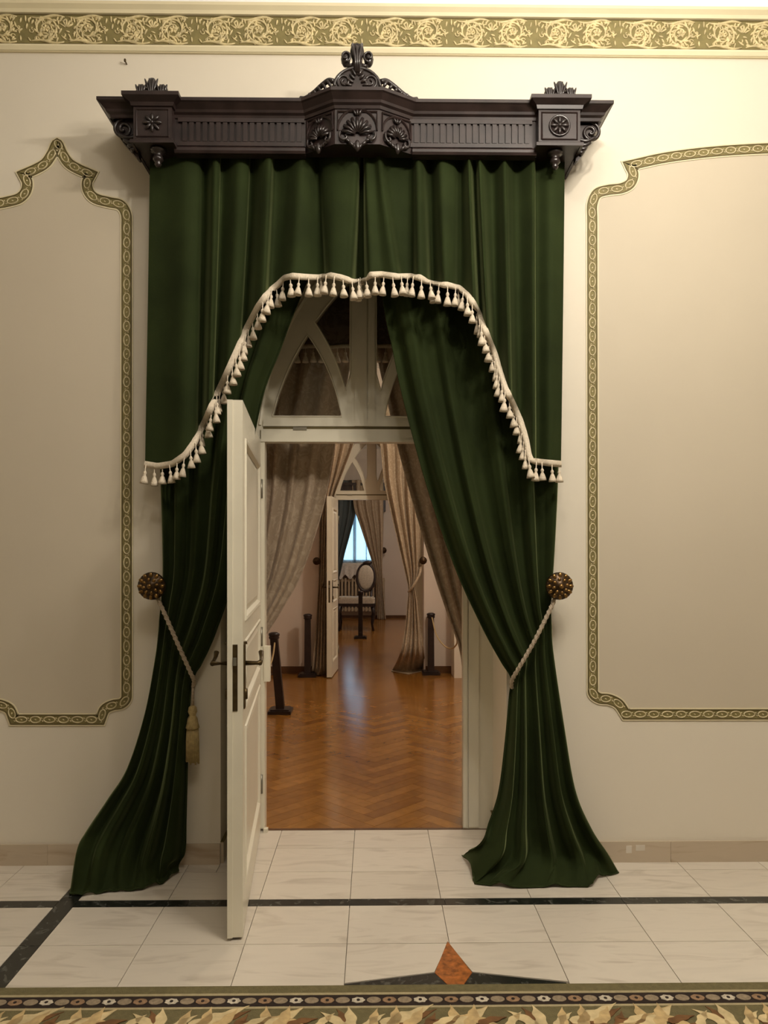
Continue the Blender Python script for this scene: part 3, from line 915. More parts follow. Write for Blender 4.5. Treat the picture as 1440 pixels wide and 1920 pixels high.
# corner boxes
for x0, x1, disc in [(xb0, xb1, 0), (xc0, xc1, 1)]:
    bz0, bz1 = 3.282, 3.440
    xm = (x0 + x1) / 2; hw = (x1 - x0) / 2
    pm(MB().box((x0, YBX, bz0), (x1, 0.0, ZT - 0.01)), 'corner_box')
    pm(MB().sweep([(x0, 0), (x0, YBX), (x1, YBX), (x1, YFL)] if not disc else [(x0, YFL), (x0, YBX), (x1, YBX), (x1, 0)], [(0, 3.440), (0.008, 3.441), (0.012, 3.456), (0.034, 3.468), (0.040, 3.471), (0.040, 3.487), (0, 3.487)]), 'box_cap')
    pm(MB().sweep([(x0, 0), (x0, YBX), (x1, YBX), (x1, YFL)] if not disc else [(x0, YFL), (x0, YBX), (x1, YBX), (x1, 0)], [(0, bz0 - 0.004), (0.012, bz0 - 0.004), (0.012, bz0 + 0.010), (0.004, bz0 + 0.016), (0, bz0 + 0.016)]), 'box_base')
    fb_ = MB()
    q = [(x0 + 0.014, bz0 + 0.028), (x1 - 0.014, bz0 + 0.028), (x1 - 0.014, bz1 - 0.012), (x0 + 0.014, bz1 - 0.012)]
    fb_.tube([(a, YBX, b) for a, b in q + q[:1]], 0.005, 4)
    pm(fb_, 'box_panel_bead')
    ro = MB()
    zc = (bz0 + bz1) / 2 + 0.008
    if disc: ro.lathe([(0.048, 0), (0.048, 0.006), (0.043, 0.010), (0.040, 0.004)], 20, (xm, YBX, zc), 'Y')
    for i in range(8):
        an = i * PI / 4
        ro.blob((xm + 0.024 * math.cos(an), YBX - 0.006, zc + 0.024 * math.sin(an)), (0.0085, 0.008, 0.019), PI / 2 - an, 6, 4)
    ro.blob((xm, YBX - 0.008, zc), (0.009, 0.009, 0.009), 0, 8, 4)
    pm(ro, 'rosette', 'carve', True)
    # crest on the box: anthemion of three lobes
    cr = MB()
    for dx, rr, hh in [(0, 0.026, 0.050), (-0.046, 0.024, 0.030), (0.046, 0.024, 0.030)]:
        cr.blob((xm + dx, YBX - 0.006, 3.490 + hh * 0.5), (rr, 0.016, hh), 0, 12, 7)
        for k in (-1.5, -0.5, 0.5, 1.5):
            cr.blob((xm + dx + k * rr * 0.45, YBX - 0.018, 3.490 + hh * 0.62), (rr * 0.22, 0.008, hh * 0.72), k * 0.22, 6, 5)
    cr.tube([(xm - 0.078, YBX - 0.012, 3.489), (xm - 0.06, YBX - 0.012, 3.497), (xm + 0.06, YBX - 0.012, 3.497), (xm + 0.078, YBX - 0.012, 3.489)], 0.010, 6)
    pm(cr, 'box_crest', 'carve', True)
    # turned pendant
    pm(MB().lathe([(0.034, 0), (0.036, -0.012), (0.026, -0.018), (0.016, -0.026), (0.022, -0.038), (0.024, -0.048), (0.017, -0.056), (0.012, -0.060), (0.016, -0.068), (0.010, -0.078), (0.002, -0.082)], 16, (xm + (0.01 if not disc else -0.008), YBX + 0.05, bz0)), 'pendant', 'carve', True)
    # side console: board tapering down to the wall with carved scrolls
    sg = -1 if not disc else 1
    xs_ = x0 if not disc else x1
    xe = xw0 if not disc else xw1
    out = [(xs_, 3.432), (xe + sg * 0.022, 3.432), (xe - sg * 0.004, 3.385), (xe - sg * 0.030, 3.335), (xs_ + sg * 0.030, 3.280), (xs_ + sg * 0.008, 3.255), (xs_, 3.255)]
    pm(MB().plate(out, [], YFL + 0.02, YFL + 0.06), 'console')
    sc = MB()
    cx_, cz_ = xs_ + sg * 0.066, 3.382
    sc.tube(spiral((cx_, YFL + 0.016, cz_), 0.040, 1.6, PI / 2, -sg), 0.008, 5)
    for i in range(4):
        sc.tube(smooth_path([(xs_ + sg * 0.004, YFL + 0.014, 3.350 - 0.018 * i), (xs_ + sg * (0.045 - 0.006 * i), YFL + 0.008, 3.337 - 0.018 * i), (xs_ + sg * (0.085 - 0.022 * i), YFL + 0.014, 3.356 - 0.022 * i)], 4), 0.010, 5)
    pm(sc, 'console_scroll', 'carve', True)
# central crest
CX = (bay[1][0] + bay[2][0]) / 2
YC = YBAY - 0.035
z0 = ZT + bayZ
lun = [(CX - 0.108, z0)] + [(CX + 0.100 * math.cos(PI - PI * i / 16), z0 + 0.006 + 0.086 * math.sin(PI * i / 16)) for i in range(17)] + [(CX + 0.108, z0)]
pm(MB().plate(lun, [], YC, YC + 0.03), 'crest_board', 'walnut')
cs = MB()
cs.tube([(a, YC, b) for a, b in lun[1:-1]], 0.008, 5)
for sg in (-1, 1):
    cs.tube(spiral((CX + sg * 0.056, YC - 0.002, z0 + 0.032), 0.027, 1.5, -PI / 2, sg), 0.006, 5)
    for k in range(4):
        cs.blob((CX + sg * (0.014 + 0.008 * k), YC - 0.004, z0 + 0.070 - 0.018 * k), (0.007, 0.008, 0.017), sg * (0.5 + 0.3 * k), 6, 4)
pm(cs, 'crest_scroll', 'carve', True)
fn = MB()
fn.plate([(CX - 0.022, z0 + 0.06), (CX - 0.030, z0 + 0.085), (CX - 0.018, z0 + 0.125), (CX - 0.030, z0 + 0.160), (CX - 0.024, z0 + 0.190), (CX, z0 + 0.196), (CX + 0.024, z0 + 0.190), (CX + 0.030, z0 + 0.160), (CX + 0.018, z0 + 0.125), (CX + 0.030, z0 + 0.085), (CX + 0.022, z0 + 0.06)], [], YC - 0.005, YC + 0.03)
for dx in (-0.014, 0, 0.014):
    fn.tube([(CX + dx * 0.5, YC - 0.006, z0 + 0.07), (CX + dx * 0.6, YC - 0.012, z0 + 0.13), (CX + dx * 1.2, YC - 0.010, z0 + 0.17), (CX + dx * 1.4, YC + 0.005, z0 + 0.196)], 0.008, 5)
for sg in (-1, 1):
    fn.blob((CX + sg * 0.050, YC + 0.012, z0 + 0.136), (0.021, 0.022, 0.035), 0, 10, 6)
    fn.tube(spiral((CX + sg * 0.050, YC - 0.010, z0 + 0.136), 0.020, 1.2, -PI / 2, -sg, 16), 0.005, 5)
    fn.tube([(CX + sg * 0.012, YC + 0.008, z0 + 0.11), (CX + sg * 0.03, YC + 0.008, z0 + 0.105), (CX + sg * 0.045, YC + 0.01, z0 + 0.11)], 0.010, 6)
pm(fn, 'crest_finial', 'carve', True)
for sg, A, B in ((-1, bay[1], bay[0]), (1, bay[2], bay[3])):
    rp = MB()
    A_ = Vector((A[0] + sg * 0.004, A[1] - 0.03, z0 + 0.006)); B_ = Vector((B[0] + sg * 0.018, B[1] - 0.03, z0 - 0.004))
    pts = [A_.lerp(B_, t) + Vector((0, 0, hh)) for t, hh in [(0.0, 0.030), (0.15, 0.042), (0.35, 0.034), (0.6, 0.016), (0.85, 0.006), (1.0, 0.014)]]
    rp.tube(smooth_path(pts, 4), 0.012, 6, radii=None)
    for k in range(5):
        rp.blob(A_.lerp(B_, 0.12 + 0.15 * k) + Vector((0, -0.006, 0.022 - 0.003 * k)), (0.008, 0.010, 0.022 - 0.003 * k), sg * 0.6, 6, 4)
    rp.blob(B_ + Vector((0, 0, 0.012)), (0.010, 0.010, 0.013))
    pm(rp, 'crest_leaf', 'carve', True)

# ---- cloth
def rows_cloth(rows, nu, nv, fold, amp_default=0.03, thick=None):
    """rows: (points left to right as (x, y), depth left/right or 'floor', fold depth); smooth in both directions"""
    sampled = []
    for pts, Yd, amp in rows:
        q = [Vector((a, b)) for a, b in pts]
        seg = [0]
        for a, b in zip(q[:-1], q[1:]): seg.append(seg[-1] + (b - a).length)
        line = []
        for i in range(nu + 1):
            s_ = i / nu
            t = s_ * seg[-1]
            k = max(j for j in range(len(seg) - 1) if seg[j] <= t + 1e-9)
            u = (t - seg[k]) / max(1e-9, seg[k + 1] - seg[k])
            p = q[k].lerp(q[k + 1], u)
            if Yd == 'floor':
                v = PF(p.x, p.y, 0.008)
                line.append((v, amp))
            else:
                yl, yr = (Yd, Yd) if not isinstance(Yd, tuple) else Yd
                line.append((P(p.x, p.y, yl + (yr - yl) * s_), amp))
        sampled.append(line)
    out = []
    n = len(sampled)
    for r in range(n - 1):
        for j in range(nv if r < n - 2 else nv + 1):
            t = j / nv
            row = []
            for i in range(nu + 1):
                p1, p2 = sampled[r][i][0], sampled[r + 1][i][0]
                p0 = sampled[r - 1][i][0] if r else p1 * 2 - p2
                p3 = sampled[r + 2][i][0] if r + 2 < n else p2 * 2 - p1
                p = crom(p0, p1, p2, p3, t)
                am = sampled[r][i][1] * (1 - t) + sampled[r + 1][i][1] * t
                vv = (r + t) / (n - 1)
                p = p + Vector((0, -am * fold(i / nu, vv), 0))
                if rows[r + 1][1] == 'floor' and rows[-1][1] == 'floor' and nu >= 100:
                    k_ = min(1.0, t * 1.6) if rows[r][1] != 'floor' else 1 - 0.55 * t
                    p.z += (0.030 * max(0.0, fold(i / nu * 0.83 + 0.07, 0.3)) + 0.012 * max(0.0, math.sin(23 * i / nu))) * k_
                p.z = max(p.z, 0.006)
                row.append(tuple(p))
            out.append(row)
    return out
def folds(n, seed, sharp=0.6):
    rr = random.Random(seed)
    ph = [rr.uniform(0, 2 * PI) for _ in range(4)]
    def f(s_, v):
        u = s_ + 0.018 * math.sin(2 * PI * s_ * 1.7 + ph[1]) + 0.012 * math.sin(3 * v * PI + ph[0]) * math.sin(PI * s_) + 0.010 * math.sin(2 * PI * s_ * 4.3 + ph[2])
        c = math.cos(2 * PI * n * u + ph[3])
        c2 = math.cos(2 * PI * n * 0.37 * u + ph[2])
        k = (abs(c) ** sharp) * (1 if c > 0 else -1)
        return 0.72 * k + 0.38 * c2 + 0.10 * math.cos(2 * PI * n * 2.6 * u + ph[0] + 2 * v)
    return f
# valance
VT = [(281, 272, -.150), (310, 303, -.168), (346, 338, -.200), (372, 364, -.185), (384, 375, -.135), (400, 388, -.200), (412, 398, -.190), (418, 404, -.140), (446, 424, -.196),
      (466, 448, -.180), (473, 457, -.130), (492, 478, -.198), (508, 496, -.212), (518, 506, -.150), (538, 524, -.160), (562, 548, -.206), (580, 578, -.190), (594, 604, -.140), (606, 612, -.180),
      (628, 622, -.206), (655, 646, -.212), (672, 660, -.200), (677, 670, -.115), (681, 680, -.110), (684, 691, -.200), (700, 716, -.200), (712, 742, -.216), (730, 756, -.175), (768, 772, -.165),
      (781, 784, -.206), (792, 800, -.195), (806, 812, -.130), (824, 832, -.202), (850, 850, -.185), (864, 864, -.145), (879, 889, -.216), (889, 902, -.150), (899, 915, -.212), (921, 931, -.145),
      (944, 955, -.208), (955, 962, -.185), (970, 976, -.150), (1000, 1001, -.208), (1006, 1008, -.155), (1032, 1030, -.188), (1059, 1052, -.165)]
VB = [(272, 866), (296, 870), (322, 866), (345, 850), (362, 826), (380, 790), (400, 745), (420, 702), (440, 658), (460, 612), (480, 574), (500, 546), (520, 530), (532, 518), (548, 514), (575, 516), (598, 517),
      (620, 513), (640, 517), (658, 523), (676, 526), (687, 520), (693, 512), (715, 511), (745, 515), (770, 515), (788, 517), (800, 524), (812, 529), (840, 531), (862, 537), (880, 551), (895, 574), (908, 604), (918, 630), (930, 660),
      (940, 692), (952, 728), (966, 758), (980, 790), (990, 820), (994, 846), (998, 860), (1010, 862), (1052, 866)]
def smoothcol(tab, k, sub):
    pts = [Vector(t) for t in tab]
    return smooth_path(pts, sub)
val = empty('green_velvet_valance', (PC, -0.18, 3.3))
tag(val, 'green velvet valance with arched tasselled hem hanging under the pelmet', 'valance')
cols = smoothcol(VT, 0, 7)
NV = 36
rows = []
for r in range(NV + 1):
    v = r / NV
    row = []
    for c in cols:
        xx = c.x + (c.y - c.x) * v ** 1.2
        yb = interp(VB, c.y)
        yy = 284 + (yb - 284) * v
        tt = min(1.0, max(0.0, (-c.z - 0.11) / 0.106)) ** 1.5
        dep = -0.112 - tt * (0.104 + 0.045 * v)
        row.append(tuple(P(xx, yy, dep - 0.012 * v) - val.location))
    rows.append(row)
MB().grid(rows).build('cloth', 'velvet', val, True, fix=False)
# fringe braid: a thick ribbon along the hem, following the cloth
hem = [Vector(p) for p in rows[-1]]
rb = MB()
br = []
for i, p in enumerate(hem):
    a = hem[max(0, i - 2)]; b = hem[min(len(hem) - 1, i + 2)]
    t = (b - a); t.y = 0; t.normalize()
    nn = Vector((-t.z, 0, t.x))
    if nn.z < 0: nn = -nn
    br.append((p + nn * 0.004, p - nn * 0.026))
r0 = [tuple(a + Vector((0, -0.006, 0))) for a, b in br]; r1 = [tuple((a + b) / 2 + Vector((0, -0.012, 0))) for a, b in br]; r2 = [tuple(b + Vector((0, -0.006, 0))) for a, b in br]
r3 = [tuple((a + b) / 2 + Vector((0, 0.004, 0))) for a, b in br]
rb.grid([r0, r1, r2, r3, r0])
rb.build('fringe_braid', 'fringe', val, True)
def tassel_mesh(name, h, w_, m, n=9):
    return MB().lathe([(0.0022, 0.006), (0.0022, -h * 0.28), (w_ * 0.32, -h * 0.34), (w_ * 0.40, -h * 0.43), (w_ * 0.24, -h * 0.50), (w_ * 0.48, -h * 0.62), (w_ * 0.78, -h * 0.84), (w_ * 0.92, -h), (w_ * 0.5, -h * 0.985)], n).mesh(name, m, True)
TM = tassel_mesh('tassel', 0.080, 0.0205, 'fringe')
lower = [b for a, b in br]
flat_hem = [Vector((p.x, 0, p.z)) for p in lower]
for k, (p, d) in enumerate(arclen(flat_hem, 0.0405, 0.3)):
    p = Vector((p.x, min(lower, key=lambda q: (q.x - p.x) ** 2 + (q.z - p.z) ** 2).y, p.z))
    o = link('tassel', TM, val, p + Vector((0, -0.008 + 0.004 * random.uniform(-1, 1), 0.008)))
    s_ = random.uniform(0.92, 1.08)
    o.scale = (s_, s_, random.uniform(0.93, 1.06))
    o.rotation_euler = (random.uniform(-0.06, 0.06), random.uniform(-0.12, 0.12), 0)

# floor-length curtains
def curtain(name, label, rows, nu, nv, fold, m, cat='curtain'):
    g_ = rows_cloth(rows, nu, nv, fold)
    o = MB().grid(g_).build(name, m, None, True, fix=False)
    sol = o.modifiers.new('thickness', 'SOLIDIFY')
    sol.thickness = 0.004
    sol.offset = -1
    return tag(o, label, cat)
RR = [([(690, 296), (1056, 296)], -0.062, 0.036), ([(718, 556), (1051, 556)], -0.062, 0.036), ([(736, 650), (1050, 650)], -0.062, 0.036), ([(756, 745), (1048, 745)], -0.062, 0.036), ([(800, 905), (1045, 900)], -0.09, 0.046),
      ([(853, 1060), (1039, 1030)], -0.10, 0.043), ([(905, 1175), (1034, 1110)], -0.10, 0.035), ([(940, 1240), (1033, 1145)], -0.095, 0.026), ([(960, 1274), (1034, 1170)], -0.09, 0.020),
      ([(957, 1305), (1037, 1222)], -0.09, 0.026), ([(949, 1400), (1057, 1360)], -0.10, 0.038), ([(938, 1490), (1078, 1480)], -0.115, 0.049), ([(920, 1550), (1000, 1553), (1108, 1552)], (-0.15, -0.12), 0.058),
      ([(905, 1588), (960, 1612), (1050, 1612), (1138, 1598)], (-0.19, -0.12), 0.058),
      ([(868, 1607), (884, 1628), (893, 1652), (960, 1658), (1030, 1656), (1108, 1655), (1122, 1640), (1158, 1632)], 'floor', 0.023),
      ([(872, 1609), (886, 1633), (892, 1656), (960, 1664), (1030, 1662), (1112, 1661), (1124, 1645), (1160, 1635)], 'floor', 0.0)]
curtain('green_velvet_curtain', 'green velvet curtain tied back to the right, its hem spread out flat on the marble', RR, 150, 12, folds(4.6, 21, 0.8), 'velvet')
LL = [([(287, 296), (672, 296)], -0.062, 0.036), ([(289, 556), (560, 556)], -0.062, 0.036), ([(291, 650), (524, 650)], -0.062, 0.036), ([(295, 745), (489, 745)], -0.062, 0.036), ([(302, 905), (459, 905)], -0.062, 0.036),
      ([(306, 1060), (436, 1075)], -0.09, 0.035), ([(303, 1120), (402, 1186)], -0.09, 0.029), ([(299, 1160), (376, 1245)], -0.085, 0.022), ([(297, 1185), (364, 1266)], -0.085, 0.017),
      ([(291, 1235), (355, 1305)], -0.09, 0.020), ([(272, 1338), (349, 1400)], -0.10, 0.032), ([(240, 1438), (346, 1480)], -0.12, 0.043), ([(204, 1496), (344, 1540)], (-0.17, -0.12), 0.049),
      ([(164, 1556), (255, 1570), (343, 1590)], (-0.23, -0.13), 0.052), ([(146, 1592), (240, 1618), (340, 1612)], (-0.29, -0.14), 0.049),
      ([(133, 1668), (160, 1672), (210, 1665), (265, 1662), (305, 1648), (334, 1628)], 'floor', 0.017),
      ([(130, 1676), (155, 1679), (205, 1671), (265, 1668), (306, 1655), (336, 1634)], 'floor', 0.0)]
curtain('green_velvet_curtain', 'green velvet curtain tied back to the left, its hem bunched over the black floor strip', LL, 130, 12, folds(4.6, 5, 0.8), 'velvet')

# tieback knobs and cords
def knob_parts(t, s_=1.0, fine=True):
    n = 24 if fine else 10
    MB().lathe([(0.022 * s_, -0.0), (0.018 * s_, 0.02 * s_), (0.014 * s_, 0.16 * s_)], 12, (0, 0, 0), 'Y').build('stem', 'brass', t, True)
    d = MB().lathe([(0.030 * s_, 0.080 * s_), (0.056 * s_, 0.088 * s_), (0.064 * s_, 0.098 * s_), (0.060 * s_, 0.108 * s_), (0.045 * s_, 0.114 * s_), (0.030 * s_, 0.122 * s_), (0.020 * s_, 0.130 * s_), (0.004, 0.134 * s_)], n, (0, -0.07 * s_, 0), 'Y').build('rosette', 'brassdark', t, True)
    if fine:
        pe = MB()
        for i in range(12):
            an = i * PI / 6
            pe.blob((0.049 * math.cos(an), -0.182, 0.049 * math.sin(an)), (0.010, 0.007, 0.014), PI / 2 - an, 6, 4)
        for i in range(8):
            an = i * PI / 4 + 0.2
            pe.blob((0.030 * math.cos(an), -0.194, 0.030 * math.sin(an)), (0.008, 0.006, 0.010), PI / 2 - an, 6, 4)
        pe.blob((0, -0.205, 0), (0.012, 0.010, 0.012))
        pe.build('petals', 'brass', d, True)
for px_, lab in ((283, 'round gilt rosette tieback knob on the wall by the left green curtain'), (1050, 'round gilt rosette tieback knob on the wall by the right green curtain')):
    t = empty('wall_rosette', P(px_, 1099, 0) * 1.0)
    p = P(px_, 1099, -0.18)
    t.location = (p.x, 0, p.z)
    knob_parts(t)
    tag(t, lab, 'curtain holdback', 'gilt tieback knobs of the green curtains')
def cord(name, label, pts, tas, s_=1.0, hang=None):
    t = empty(name, pts[-1])
    L0 = Vector(pts[-1])
    path = smooth_path([Vector(p) - L0 for p in pts], 8)
    c = MB().tube(path, 0.0085, 8).build('cord', 'cord', t, True)
    # twisted strand
    tw = MB()
    for ph in (0, PI):
        hp = []
        dense = arclen(path, 0.006, 0)
        for i, (p, d) in enumerate(dense):
            a = d.cross(Vector((0, 1, 0))).normalized(); b = a.cross(d)
            q = ph + i * 0.75
            hp.append(p + a * math.cos(q) * 0.0075 + b * math.sin(q) * 0.0075)
        tw.tube(hp, 0.0038, 5)
    tw.build('strand', 'cord', c, True)
    if tas:
        q = Vector(tas) - L0
        MB().tube([(0, 0, 0), (q.x * 0.5, q.y * 0.5, q.z * 0.4), tuple(q)], 0.007, 6).build('tassel_cord', 'cord', t, True)
        k = s_
        ts = MB().lathe([(0.006, 0.0), (0.020 * k, -0.010), (0.024 * k, -0.030), (0.016 * k, -0.048), (0.026 * k, -0.062), (0.030 * k, -0.085), (0.036 * k, -0.105), (0.024 * k, -0.112)], 14, tuple(q)).build('tassel_head', 'tassel', t, True)
        sk = MB()
        for i in range(22):
            an = 2 * PI * i / 22
            r_ = 0.026 * k
            sk.tube([(q.x + r_ * math.cos(an), q.y + r_ * math.sin(an) * 0.8, q.z - 0.105), (q.x + r_ * 1.12 * math.cos(an), q.y + r_ * 1.0 * math.sin(an), q.z - 0.17), (q.x + r_ * (1.15 + 0.1 * random.random()) * math.cos(an), q.y + r_ * math.sin(an), q.z - 0.255 - 0.02 * random.random())], 0.0045, 5)
        sk.build('tassel_skirt', 'tassel', t, True)
    return tag(t, label, 'rope tieback', 'tieback cords of the green curtains')
cord('rope_tieback', 'beige rope tieback with straw tassel round the left green curtain', [P(292, 1112, -0.14), P(299, 1130, -0.15), P(311, 1156, -0.165), P(335, 1211, -0.17), P(356, 1258, -0.15), P(364, 1276, -0.11), P(362, 1288, -0.09)], tuple(P(361, 1322, -0.08)), 0.9)
cord('rope_tieback', 'beige rope tieback round the right green curtain', [P(1043, 1112, -0.14), P(1037, 1130, -0.155), P(1026, 1154, -0.17), P(1000, 1206, -0.175), P(972, 1254, -0.15), P(960, 1276, -0.11), P(960, 1290, -0.08)], None)
rc = bpy.data.objects['rope_tieback.001']
L0 = rc.location
hang = smooth_path([P(959, 1284, -0.05) - L0, P(957, 1320, -0.045) - L0, P(955, 1360, -0.045) - L0, P(952, 1405, -0.045) - L0], 6)
MB().tube(hang, 0.009, 6, radii=[0.007 + 0.002 * math.sin(i * 1.3) for i in range(len(hang))]).build('loose_end', 'cord', rc, True)

# ================================================================== RUG
ry = PF(702, 1846, 0.012).y
rug = empty('rug', (0, ry, 0))
tag(rug, 'olive rug with beaded border and straw leaf pattern on the marble floor', 'rug')
RX0, RX1 = -2.6, 2.8
def yr(y): return PF(702, y, 0.012).y - ry
MB().box((RX0, -3.6, 0.0015), (RX1, 0, 0.0105)).build('rug_ground', 'rug', rug)
MB().box((RX0, yr(1864.5), 0.010), (RX1, yr(1860.5), 0.0118)).build('border_line', 'rugline', rug)
MB().box((RX0, yr(1885), 0.010), (RX1, yr(1865), 0.0114)).build('border_band', 'rugblack', rug)
MB().box((RX0, yr(1889.5), 0.010), (RX1, yr(1885.5), 0.0118)).build('border_line', 'rugline', rug)
ym = (yr(1866) + yr(1884)) / 2
hb = (yr(1866) - yr(1884)) / 2
def disc_poly(a, b, n=14, notch=0.0): return [(a * math.cos(2 * PI * i / n) * (1 - notch * (i % 2)), b * math.sin(2 * PI * i / n) * (1 - notch * (i % 2))) for i in range(n)]
bm_ = {k: MB().prism(disc_poly(0.0235, hb * 0.64, 14, nt), 0.011, 0.0128).mesh('bead', k) for k, nt in (('bead_dim', 0), ('bead_tan', 0.06), ('bead_white', 0.16))}
core = MB().prism(disc_poly(0.006, hb * 0.25, 8), 0.0128, 0.0135).mesh('bead_eye', 'rugblack')
x = -2.05; k = 0
seq = ['bead_dim', 'bead_tan', 'bead_dim', 'bead_white']
while x < 2.2:
    o = link('bead', bm_[seq[k % 4]], rug, (x, ym, 0))
    if seq[k % 4] != 'bead_dim': link('bead_eye', core, o)
    x += 0.0512; k += 1
# acanthus leaves: curved pointed blades in three tones
def blade(L, W, bend, lobes):
    pts = []
    n = 18
    up = []; dn = []
    for i in range(n + 1):
        t = i / n
        bx_, by_ = L * t, bend * L * t * t
        wd = W * math.sin(PI * (0.08 + 0.92 * t) ** 0.8) * (1 + 0.22 * math.sin(t * lobes * 2 * PI))
        up.append((bx_ - 0.2 * wd, by_ + wd)); dn.append((bx_, by_ - wd * 0.8))
    return up + dn[::-1]
LM = {}
for nm, L, W, bd, lb in (('long', 0.155, 0.019, 0.22, 3), ('short', 0.085, 0.017, 0.45, 2), ('tip', 0.075, 0.013, -0.25, 2)):
    LM[nm] = {}
    for tone in ('leafgold', 'leaflight', 'leafbrown'):
        LM[nm][tone] = MB().prism(blade(L, W, bd, lb), 0.0, 0.0022).mesh('leaf', tone)
motif = [('long', 0.00, -0.060, 12, 'leafbrown', 0), ('long', 0.00, -0.052, 18, 'leaflight', 1), ('short', 0.03, -0.075, 60, 'leafgold', 1), ('short', 0.075, -0.070, 35, 'leafgold', 2), ('tip', -0.02, -0.070, 110, 'leafgold', 1), ('tip', -0.05, -0.075, 70, 'leaflight', 1),
         ('short', -0.10, -0.080, 75, 'leaflight', 2), ('short', -0.115, -0.080, 118, 'leaflight', 2), ('short', -0.10, -0.085, 95, 'leafbrown', 0), ('tip', 0.055, -0.085, 20, 'leafbrown', 3),
         ('long', 0.185, -0.080, 24, 'leafgold', 1), ('long', 0.20, -0.095, 30, 'leaflight', 2), ('short', 0.225, -0.075, 70, 'leafgold', 1), ('short', 0.27, -0.070, 52, 'leafgold', 3), ('tip', 0.31, -0.062, 40, 'leafbrown', 4), ('tip', 0.17, -0.075, 60, 'leaflight', 2),
         ('long', 0.33, -0.11, 160, 'leafbrown', 1), ('short', 0.36, -0.085, 130, 'leafgold', 2), ('tip', 0.40, -0.080, 80, 'leaflight', 2), ('long', 0.02, -0.115, 5, 'leafgold', 2), ('long', 0.22, -0.13, 10, 'leafbrown', 1), ('short', 0.12, -0.10, 40, 'leafbrown', 1)]
base_y = yr(1889.5) - 0.030
for per in range(-4, 5):
    for nm, dx, dy, an, tone, lay in motif:
        o = link('leaf', LM[nm][tone], rug, (per * 0.60 + 0.02 + dx, base_y + dy, 0.0106 + 0.0006 * lay))
        o.rotation_euler = (0, 0, math.radians(an) * 0.9)
        o.scale = (1.25, 1.35, 1)

# ================================================================== ROOM BEYOND: curtains on the far side of the doorway
BV = 0.68
def pairfold(n, sd): return folds(n, sd, 0.75)
curtain('beige_damask_curtain', 'beige damask curtain just behind the ivory door frame, swept to the left', [
    ([(440, 480), (676, 480)], BV, 0.03), ([(440, 650), (662, 650)], BV, 0.03), ([(440, 760), (642, 760)], BV, 0.03), ([(440, 850), (625, 850)], BV, 0.03), ([(440, 930), (611, 930)], BV, 0.03), ([(435, 1000), (592, 1000)], BV, 0.028),
    ([(430, 1080), (563, 1080)], BV, 0.026), ([(420, 1140), (530, 1140)], BV, 0.022), ([(410, 1180), (498, 1190)], BV, 0.018), ([(400, 1220), (456, 1240)], BV, 0.014), ([(390, 1300), (450, 1310)], BV, 0.02), ([(380, 1460), (462, 1460)], BV, 0.03), ([(375, 1523), (464, 1523)], BV, 0.03)], 90, 9, pairfold(5.3, 31), 'damask2')
curtain('beige_damask_curtain', 'beige damask curtain just behind the ivory door frame, swept to the right', [
    ([(684, 480), (940, 480)], BV, 0.03), ([(704, 650), (940, 650)], BV, 0.03), ([(730, 770), (940, 770)], BV, 0.03), ([(746, 840), (940, 840)], BV, 0.03), ([(776, 950), (935, 950)], BV, 0.028), ([(815, 1080), (930, 1080)], BV, 0.024),
    ([(840, 1155), (926, 1150)], BV, 0.018), ([(862, 1222), (924, 1210)], BV, 0.014), ([(868, 1300), (930, 1290)], BV, 0.018), ([(866, 1460), (940, 1460)], BV, 0.025), ([(866, 1523), (945, 1523)], BV, 0.025)], 80, 9, pairfold(5.0, 12), 'damask2')
bvz = P(600, 650, 0.575)
bval = empty('brown_damask_valance', (0, 0.575, bvz.z))
tag(bval, 'brown damask valance with ivory tassels seen through the transom glass', 'valance')
vr = []
fo = folds(9, 77)
for r in range(9):
    vr.append([(-1.05 + 2.0 * i / 90, -0.012 * fo(i / 90, r / 8), 0.62 * (1 - r / 8) ) for i in range(91)])
MB().grid(vr).build('cloth', 'brownvelvet', bval, True, fix=False)
MB().grid([[(a, b - 0.008, -0.012) for a, b, c in vr[-1]], [(a, b - 0.014, 0) for a, b, c in vr[-1]], [(a, b - 0.008, 0.012) for a, b, c in vr[-1]], [(a, b + 0.006, 0.0) for a, b, c in vr[-1]], [(a, b - 0.008, -0.012) for a, b, c in vr[-1]]]).build('fringe_braid', 'fringe', bval, True)
for i in range(2, 90, 2):
    link('tassel', TM, bval, (vr[-1][i][0], vr[-1][i][1] - 0.004, -0.008))

rod = empty('curtain_rod', (0, BV, bvz.z + 0.60))
tag(rod, 'dark curtain rod above the transom on the far side of the doorway', 'curtain rod')
MB().tube([(-1.15, 0, 0), (1.05, 0, 0)], 0.016, 8).build('pole', 'walnut', rod, True)
for x_ in (-1.1, 1.0): MB().box((x_ - 0.015, WT - BV, -0.02), (x_ + 0.015, 0.01, 0.02)).build('bracket', 'walnut', rod)
MB().box((-1.1, WT - BV + 0.005, 0.0), (1.0, 0.0, 0.03)).build('lath', 'walnut', rod)
